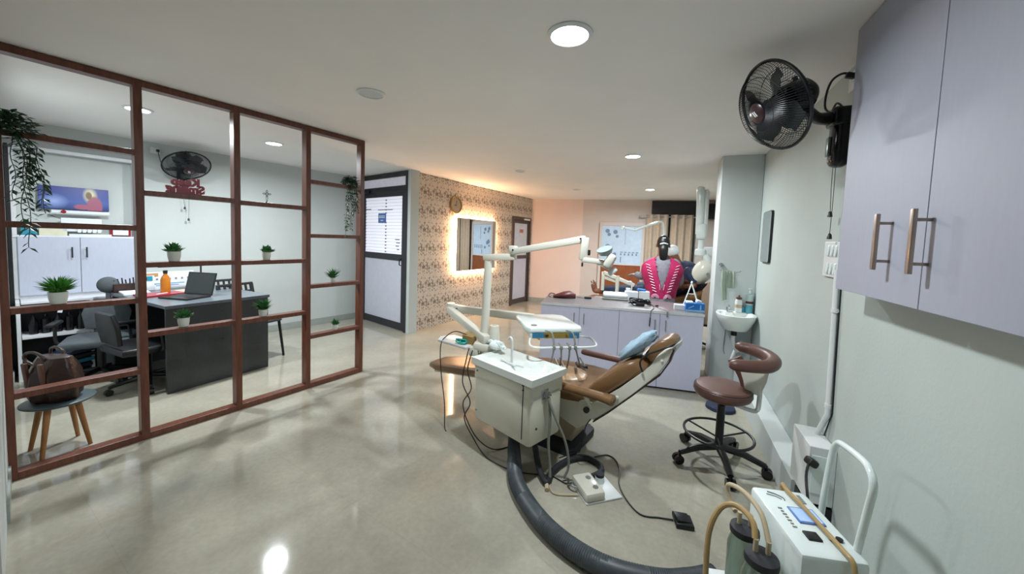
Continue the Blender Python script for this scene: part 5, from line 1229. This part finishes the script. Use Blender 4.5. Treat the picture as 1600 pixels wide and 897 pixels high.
m = MB(); m.tube([(.385, 1.47, .50), (.37, 1.53, .56), (.33, 1.62, .57), (.29, 1.69, .54), (.30, 1.68, .48), (.312, 1.64, .47)], .009, 10, k=6); tag(m.build('clear_tube', 'beigeshell'), 'pale tube looping between the two jar lids', 'tube')
m = MB(DV.M); m.tube([(.035, .20, .45), (.028, .195, .51), (.02, .15, .517), (.025, .06, .519), (.03, -.05, .517), (.035, -.15, .515), (.04, -.19, .50), (.045, -.20, .40)], .008, 10, k=5); tag(m.build('amber_tube', 'amber'), 'amber rubber tube lying along the top of the suction machine', 'tube')
m = MB(); m.box((.225, 1.62, .05), (.03, .02, .10), (0, .1, .3), .003); m.box((.26, 1.60, .05), (.03, .02, .1), (0, -.1, .3), .003); m.box((.24, 1.61, .012), (.06, .03, .02), None, .003); tag(m.build('hose_bracket', 'white'), 'small white bracket on the floor at the hose end', 'bracket')

# ================================================================== FAR TREATMENT AREA
DC = Fr(0, 6.05, 0)
t = thing('dental_chair', 'second dental chair with orange brown cushions behind the counter', 'dental chair', (-.4, 6.1, 0))
grid_cushion(DC, [(-1.15, .1, .05, .56, 0), (-1.1, .18, .09, .54, 0), (-.6, .24, .1, .55, .01), (-.1, .26, .1, .55, .02), (.0, .25, .09, .56, 0)], None, 0, 0, 'seat', t, 'orangewood')
grid_cushion(DC, [(.0, .2, .08, .58, 0), (.1, .25, .12, .60, .01), (.5, .24, .12, .74, .01), (.62, .12, .08, .80, 0)], None, 0, 0, 'backrest', t, 'tan')
m = MB(DC.M); m.bx(-.5, .1, -.22, .22, 0, .05, .02); m.bx(-.35, -.05, -.12, .12, .05, .55, .03); m.build('base', 'cream', t)
m = beam((-.90, 5.90, 1.04), (-.42, 5.90, .865), .06, .055, .01); m.build('tray_arm', 'cream2', t)
m = beam((-.88, 5.92, .955), (-.66, 5.92, .90), .05, .05, .01); m.build('tray_arm', 'cream2', t)
m = MB(); m.tube([(-.675, 5.88, .60), (-.675, 5.88, 1.0)], .03, 14); m.box((-.90, 5.9, .9), (.05, .06, .3), None, .01); m.build('arm_post', 'cream2', t)
m = MB(); m.bx(-1.0, -.62, 5.70, 5.88, .60, .66, .015); m.build('spittoon_top', 'cream2', t)
m = MB(); m.tube([(-.46, 5.8, .70), (-.45, 5.8, .88), (-.47, 5.8, .93), (-.52, 5.8, .92)], .012, 8, k=4); m.build('water_spout', 'white', t)
m = MB(); m.tube([(-.05, 6.3, .60), (-.05, 6.3, 1.70)], .025, 14); m.tube([(-.05, 6.3, 1.68), (-.07, 6.28, 1.83), (-.14, 6.2, 1.86), (-.47, 6.05, 1.72)], .018, 10, k=3); m.build('lamp_pole', 'whiteg', t)
m = beam((-.47, 6.05, 1.72), (-.62, 6.0, 1.755), .03, .03, .006); m.build('lamp_arm', 'whiteg', t)
m = MB(); m.box((-.655, 6.0, 1.75), (.05, .08, .06), (0, .4, 0), .012); m.build('lamp_head', 'whiteg', t)

# people -------------------------------------------------------------
def person_thing(lab, loc): return thing('person', lab, 'person', loc)
def hand(M, m_, par, name='hand', s=1.0, curl=.5):
    """palm along +x, palm face down; five fingers"""
    m = MB(M @ Matrix.Scale(s, 4)); m.ell((.045, 0, 0), (.05, .038, .016), seg=14, n=8)
    for i, (y, L) in enumerate(((-.028, .065), (-.01, .075), (.009, .07), (.026, .055))):
        m.tube([(.075, y, 0), (.075+L*.45, y*1.1, -.006*curl*2), (.075+L*.75, y*1.15, -.03*curl), (.075+L*.9, y*1.15, -.055*curl)], [.010, .009, .008, .0065], 8)
    m.tube([(.02, -.03, 0), (.045, -.055, -.01), (.075, -.06, -.022)], [.013, .010, .008], 8); return m.build(name, m_, par, True, 60)
# woman in the pink shawl
WX, WY = -.035, 5.22; PM = Matrix.Translation((WX, WY, 0)) @ Matrix.Rotation(radians(4), 4, 'Z')
t = person_thing('person in a magenta shawl and grey top seen from behind at the counter', (WX, WY, 0))
V = [(0, 0, .88), (0, 0, 1.02), (0, .01, 1.16), (0, .03, 1.30), (0, .04, 1.37), (0, .055, 1.46), (0, .06, 1.53),
     (-.15, .03, 1.27), (-.235, .06, 1.08), (-.33, .20, 1.08), (.15, .03, 1.27), (.22, .04, 1.03), (.15, .22, 1.0),
     (-.09, 0, .84), (-.10, 0, .46), (-.10, .02, .07), (-.10, -.10, .04), (.09, 0, .84), (.10, 0, .46), (.10, .02, .07), (.10, -.10, .04)]
V = [tuple(PM @ Vector(v)) for v in V]
E = [(0, 1), (1, 2), (2, 3), (3, 4), (4, 5), (5, 6), (3, 7), (7, 8), (8, 9), (3, 10), (10, 11), (11, 12), (0, 13), (13, 14), (14, 15), (15, 16), (0, 17), (17, 18), (18, 19), (19, 20)]
R = [.13, .11, .115, .10, .045, .07, .075, .055, .04, .03, .055, .04, .03, .08, .055, .035, .03, .08, .055, .035, .03]
skin(V, E, R, 'body', 'skin', t)
def loft(M, rows, name, m_, par, n=32, ang=80):
    m = MB(M); rs = []
    for (cx, cy, z, rx, ry) in rows: rs.append([M @ Vector((cx+rx*cos(2*pi*j/n), cy+ry*sin(2*pi*j/n), z)) for j in range(n)])
    m.rings(rs); return m.build(name, m_, par, True, ang)
loft(PM, [(0, 0, .55, .21, .17), (0, 0, .85, .17, .14), (0, 0, .98, .15, .125), (0, .01, 1.12, .155, .125), (0, .025, 1.24, .175, .12), (0, .03, 1.31, .15, .095), (0, .04, 1.355, .075, .065), (0, .045, 1.375, .06, .055)], 'grey_top', 'greycloth', t)
for sx, el, wr in ((-1, (-.235, .06, 1.08), (-.31, .17, 1.08)), (1, (.22, .04, 1.03), (.16, .2, 1.0))):
    m = MB(PM); m.tube([(sx*.13, .03, 1.27), (sx*.17, .03, 1.24), el, wr], [.07, .065, .055, .045], 14, k=4); m.build('sleeve', 'greycloth', t)
loft(PM, [(0, 0, .06, .16, .12), (0, 0, .3, .17, .13), (0, 0, .6, .18, .14), (0, 0, .86, .16, .13)], 'skirt', 'darkcloth', t)
# head details
HM = PM @ Matrix.Translation((0, .06, 1.52))
m = MB(HM); m.ell((0, -.005, .015), (.082, .098, .105), seg=24, n=16); m.ell((0, -.085, -.0), (.045, .035, .04)); hr = m.build('hair', 'hair', t)
m = MB(HM); m.tube([(0, -.09, .0), (0, -.125, -.06), (.0, -.12, -.14), (.0, -.105, -.20), (.0, -.10, -.235)], [.035, .055, .052, .04, .012], 14, k=4, flat=.7); m.build('ponytail', 'hair', hr)
m = MB(HM); m.tube([(-.045, -.105, .0), (0, -.135, .012), (.045, -.105, .0)], .009, 8, k=4); m.tube([(-.02, -.09, .08), (.02, -.09, .082)], .006, 6); m.build('hair_band', 'whiteg', hr)
m = MB(HM); m.ell((0, .085, -.02), (.05, .03, .06)); m.ell((0, .115, -.02), (.012, .018, .02)); m.ell((-.08, .01, -.02), (.012, .02, .028)); m.ell((.08, .01, -.02), (.012, .02, .028)); m.box((0, .108, -.055), (.04, .01, .01), None, .003)
m.box((-.025, .108, .01), (.022, .008, .01), None, .003); m.box((.025, .108, .01), (.022, .008, .01), None, .003); m.build('face', 'skin', t)
hand(PM @ Matrix.Translation((-.305, .165, 1.08)) @ Matrix.Rotation(radians(145), 4, 'Z'), 'glove', t, 'gloved_hand')
hand(PM @ Matrix.Translation((.165, .2, 1.0)) @ Matrix.Rotation(radians(110), 4, 'Z'), 'glove', t, 'gloved_hand')
# shawl: a cape shell over the back, open in a V
m = MB(PM); rows = [(.70, .165, .16), (.78, .175, .162), (.86, .19, .165), (.92, .20, .168), (.98, .215, .17), (1.04, .235, .172), (1.10, .25, .172), (1.16, .262, .168), (1.22, .255, .158), (1.27, .225, .14), (1.305, .18, .125), (1.33, .13, .10), (1.345, .09, .085)]
N = 120; grid = []
for (z, rx, ry) in rows:
    r = []
    for j in range(N+1):
        a = radians(150+240*j/N)          # wraps the back (-y) and both sides
        wob = 1+.012*sin(a*9+z*20)
        r.append(m._v((rx*cos(a)*wob, .02+ry*sin(a)*wob, z+.0)))
    grid.append(r)
for i in range(len(rows)-1):
    for j in range(N):
        zc = (rows[i][0]+rows[i+1][0])/2; a = radians(150+240*(j+.5)/N); xc = rows[i][1]*cos(a)
        half = max(0, (zc-.93))/(1.33-.93)*.115
        if zc > .93 and sin(a) < 0 and abs(xc) < half: continue
        m.bm.faces.new((grid[i][j], grid[i][j+1], grid[i+1][j+1], grid[i+1][j]))
bmesh.ops.delete(m.bm, geom=[v for v in m.bm.verts if not v.link_faces], context='VERTS')
bmesh.ops.solidify(m.bm, geom=m.bm.faces[:], thickness=.006)
sh = m.build('shawl', 'magenta', t, True, 80)
def back_pt(x, z):
    for i in range(len(rows)-1):
        if rows[i][0] <= z <= rows[i+1][0]:
            f = (z-rows[i][0])/(rows[i+1][0]-rows[i][0]); rx = rows[i][1]+(rows[i+1][1]-rows[i][1])*f; ry = rows[i][2]+(rows[i+1][2]-rows[i][2])*f
            return .02-ry*sqrt(max(.02, 1-(x/rx)**2))-.01
    return -.15
m = MB(PM)
for sx in (-1, 1):
    for k in range(10):
        z = 1.25-.037*k; x = sx*(.205-.0105*k)
        m.tube([(x, back_pt(x, z), z), (x-sx*.025, back_pt(x-sx*.025, z-.006)-.003, z-.007), (x-sx*.048, back_pt(x-sx*.048, z-.012)-.002, z-.016)], .0042, 5)
    for k in range(3):
        r = .05-.014*k; cx = sx*.075
        m.tube([(cx+cos(b_)*r*.9, back_pt(cx+cos(b_)*r*.9, .85)-.003, .82+sin(b_)*r) for b_ in [pi*j/8 for j in range(9)]], .003, 5)
m.tube([(-.02, back_pt(-.02, .94), .93), (-.03, back_pt(-.03, .98), 1.0)], .003, 5); m.tube([(.02, back_pt(.02, .94), .93), (.03, back_pt(.03, .98), 1.0)], .003, 5)
m.build('silver_embroidery', 'silver', sh)
# clinician in navy, leaning over the patient
t = person_thing('person in dark blue scrubs and white cap leaning over the patient chair', (.38, 6.15, 0))
DMx = Matrix.Translation((.36, 6.15, 0))
V = [(.05, 0, .58), (.04, 0, .78), (.0, .0, .98), (-.05, 0, 1.14), (-.16, 0, 1.22), (-.24, 0, 1.32), (-.27, 0, 1.40), (-.02, -.2, 1.12), (.06, -.27, .92), (-.18, -.26, .92), (-.04, .18, 1.1), (-.1, .25, .9), (-.3, .2, .88), (-.1, -.15, .52), (-.2, -.18, .5), (-.22, -.2, .07), (-.32, -.2, .04), (-.1, .15, .52), (-.2, .18, .5), (-.22, .2, .07), (-.32, .2, .04)]
E = [(0, 1), (1, 2), (2, 3), (3, 4), (4, 5), (5, 6), (3, 7), (7, 8), (8, 9), (3, 10), (10, 11), (11, 12), (0, 13), (13, 14), (14, 15), (15, 16), (0, 17), (17, 18), (18, 19), (19, 20)]
R = [.14, .13, .13, .11, .05, .075, .08, .055, .045, .032, .055, .045, .032, .08, .06, .04, .035, .08, .06, .04, .035]
skin([tuple(DMx @ Vector(v)) for v in V], E, R, 'body', 'skin', t)
m = MB(DMx); m.tube([(.06, 0, .5), (.05, 0, .7), (.02, 0, .95), (-.04, 0, 1.12), (-.12, 0, 1.2), (-.16, 0, 1.23)], [.19, .185, .18, .165, .10, .06], 20, k=4); m.build('scrub_top', 'navy', t)
for s_ in (-1, 1): m = MB(DMx); m.tube([(-.03, s_*.14, 1.14), (.0, s_*.21, 1.08), (.05, s_*.25, .97)], [.075, .07, .065], 12, k=3); m.build('sleeve', 'navy', t)
m = MB(DMx)
for s_ in (-1, 1): m.tube([(.02, s_*.1, .56), (-.18, s_*.18, .53), (-.22, s_*.2, .3), (-.22, s_*.2, .1)], [.12, .1, .08, .075], 14, k=3)
m.build('trousers', 'darkcloth', t)
m = MB(DMx); m.ell((-.265, 0, 1.42), (.095, .09, .095)); m.build('cap', 'white', t)
m = MB(DMx); m.ell((-.33, 0, 1.37), (.03, .05, .045)); m.build('face_mask', 'white', t)
hand(DMx @ Matrix.Translation((-.17, -.26, .92)) @ Matrix.Rotation(radians(170), 4, 'Z'), 'skin', t)
hand(DMx @ Matrix.Translation((-.29, .2, .88)) @ Matrix.Rotation(radians(190), 4, 'Z'), 'skin', t)
m = MB(); m.lathe([(.001, .40), (.16, .40), (.17, .43), (.16, .46), (.001, .465)], (.40, 6.15, 0), 24); s2 = m
t2 = thing('dental_stool', 'dark round stool under the person in blue scrubs', 'stool', (.40, 6.15, 0))
m.build('seat', 'darkcloth', t2)
m = MB(); m.cyl((.40, 6.15, .06), (.40, 6.15, .40), .025, seg=14); m.build('gas_lift', 'black', t2)
for k in range(5):
    a = k*2*pi/5; m = MB(); m.tube([(.40, 6.15, .09), (.40+cos(a)*.25, 6.15+sin(a)*.25, .03)], .018, 8); m.build('leg', 'black', t2)
# patient
t = person_thing('barefoot person in dark trousers lying on the second dental chair', (-.4, 6.05, .66))
V = [(-.30, 0, .77), (-.1, 0, .78), (.1, 0, .83), (.28, 0, .93), (.36, 0, .98), (.44, 0, 1.04), (.49, 0, 1.07), (.22, -.18, .93), (.02, -.22, .82), (-.15, -.12, .85), (.22, .18, .93), (.02, .22, .82), (-.15, .12, .85), (-.42, -.09, .76), (-.72, -.09, .75), (-1.04, -.08, .71), (-1.08, -.09, .84), (-.42, .09, .76), (-.72, .09, .75), (-1.04, .08, .71), (-1.08, .09, .86)]
R = [.12, .12, .12, .10, .045, .07, .07, .05, .038, .028, .05, .038, .028, .075, .055, .035, .028, .075, .055, .035, .028]
skin([tuple(DC.M @ Vector(v)) for v in V], E, R, 'body', 'skin', t)
m = MB(DC.M)
for s_ in (-1, 1):
    m.tube([(-.3, s_*.07, .77), (-.45, s_*.09, .76), (-.72, s_*.09, .75), (-.90, s_*.085, .735)], [.115, .095, .075, .06], 14, k=3)
m.build('trousers', 'navy', t)
m = MB(DC.M); m.tube([(-.38, 0, .77), (-.1, 0, .79), (.1, 0, .84), (.28, 0, .93)], [.14, .15, .15, .12], 18, k=3); m.build('shirt', 'navy', t)
m = MB(DC.M)
for s_ in (-1, 1):
    for k in range(5): m.tube([(-1.08, s_*.09-.028+.013*k, .85), (-1.095, s_*.09-.03+.014*k, .885-.005*k)], [.009, .007], 6)
m.build('toes', 'skin', t)

# x-ray head on folding arm
t = thing('xray_machine', 'white wall-mounted dental x-ray unit with folded upright arm', 'x-ray unit', (.5, 6.0, .95))
m = MB(); m.tube([(.430, 5.98, 1.68), (.425, 5.98, 2.0), (.415, 5.98, 2.30), (.41, 5.98, 2.36), (.41, 5.98, 2.375)], [.052, .055, .055, .05, .02], 20); m.build('folding_arm', 'whiteg', t)
m = MB(); m.tube([(.50, 6.0, 1.66), (.495, 6.0, 2.30), (.49, 6.0, 2.33)], [.035, .035, .02], 16); m.build('folding_arm', 'white', t)
m = MB(); m.box((.455, 5.97, 1.72), (.13, .10, .24), None, .04, seg=3); m.build('elbow_cover', 'whiteg', t)
m = MB(); m.tube([(.46, 5.98, 1.60), (.46, 5.98, 1.45)], .038, 14); m.lathe([(.06, 0), (.075, .02), (.075, .09), (.06, .11), (.001, .111)], (.46, 5.98, 1.36), 24); m.build('swivel_joint', 'whiteg', t)
m = beam((.46, 6.0, 1.43), (.915, 6.1, 1.455), .09, .13, .03); m.build('wall_arm', 'white', t)
m = MB(); m.tube([(.52, 5.97, 1.38), (.56, 5.96, 1.30), (.57, 5.96, 1.15), (.54, 5.96, 1.08)], [.05, .045, .05], 14, k=3); m.build('yoke', 'whiteg', t)
m = MB(Matrix.Translation((.50, 5.94, 1.13)) @ Matrix.Rotation(radians(35), 4, 'Y')); m.lathe([(.001, .17), (.10, .165), (.13, .12), (.14, .02), (.12, -.10), (.07, -.17), (.001, -.18)], seg=28); th = m.build('tube_head', 'cream2', t)
m = MB(); m.tube([(.52, 5.88, .96), (.56, 5.88, .88)], [.06, .045], 16); m.build('collimator', 'black', th)
m = MB(); m.lathe([(.02, 0), (.02, .02)], (.56, 5.80, 1.12), 14, 0, RX); m.build('angle_dial', 'chrome', th)
# speaker
m = MB(BK.M); m.slab([(3.83, -.003), (3.80, -.12), (3.86, -.20), (3.98, -.20), (4.04, -.12), (4.01, -.003)], 2.09, 2.42, .03); tag(m.build('wall_speaker', 'black'), 'black speaker high on the far wall behind the x-ray arm', 'speaker')
# chair behind the counter end
t = thing('side_chair', 'tan backed chair with dark metal legs behind the right end of the counter', 'chair', (.58, 5.75, 0))
m = MB(Matrix.Translation((.56, 5.72, 0))); m.prism([(-.09, .42), (.12, .42), (.14, .98), (.02, 1.02), (-.06, .9)], -.02, .02, .01); m.build('backrest', 'tanwood', t)
m = MB(); m.bx(.44, .80, 5.74, 6.0, .38, .42, .02); m.build('seat', 'darkcloth', t)
for x, y in ((.46, 5.74), (.78, 5.74), (.46, 5.98), (.78, 5.98)):
    m = MB(); m.tube([(x, y, .38), (x+.01, y-.02, 0)], .012, 8); m.build('leg', 'chrome', t)
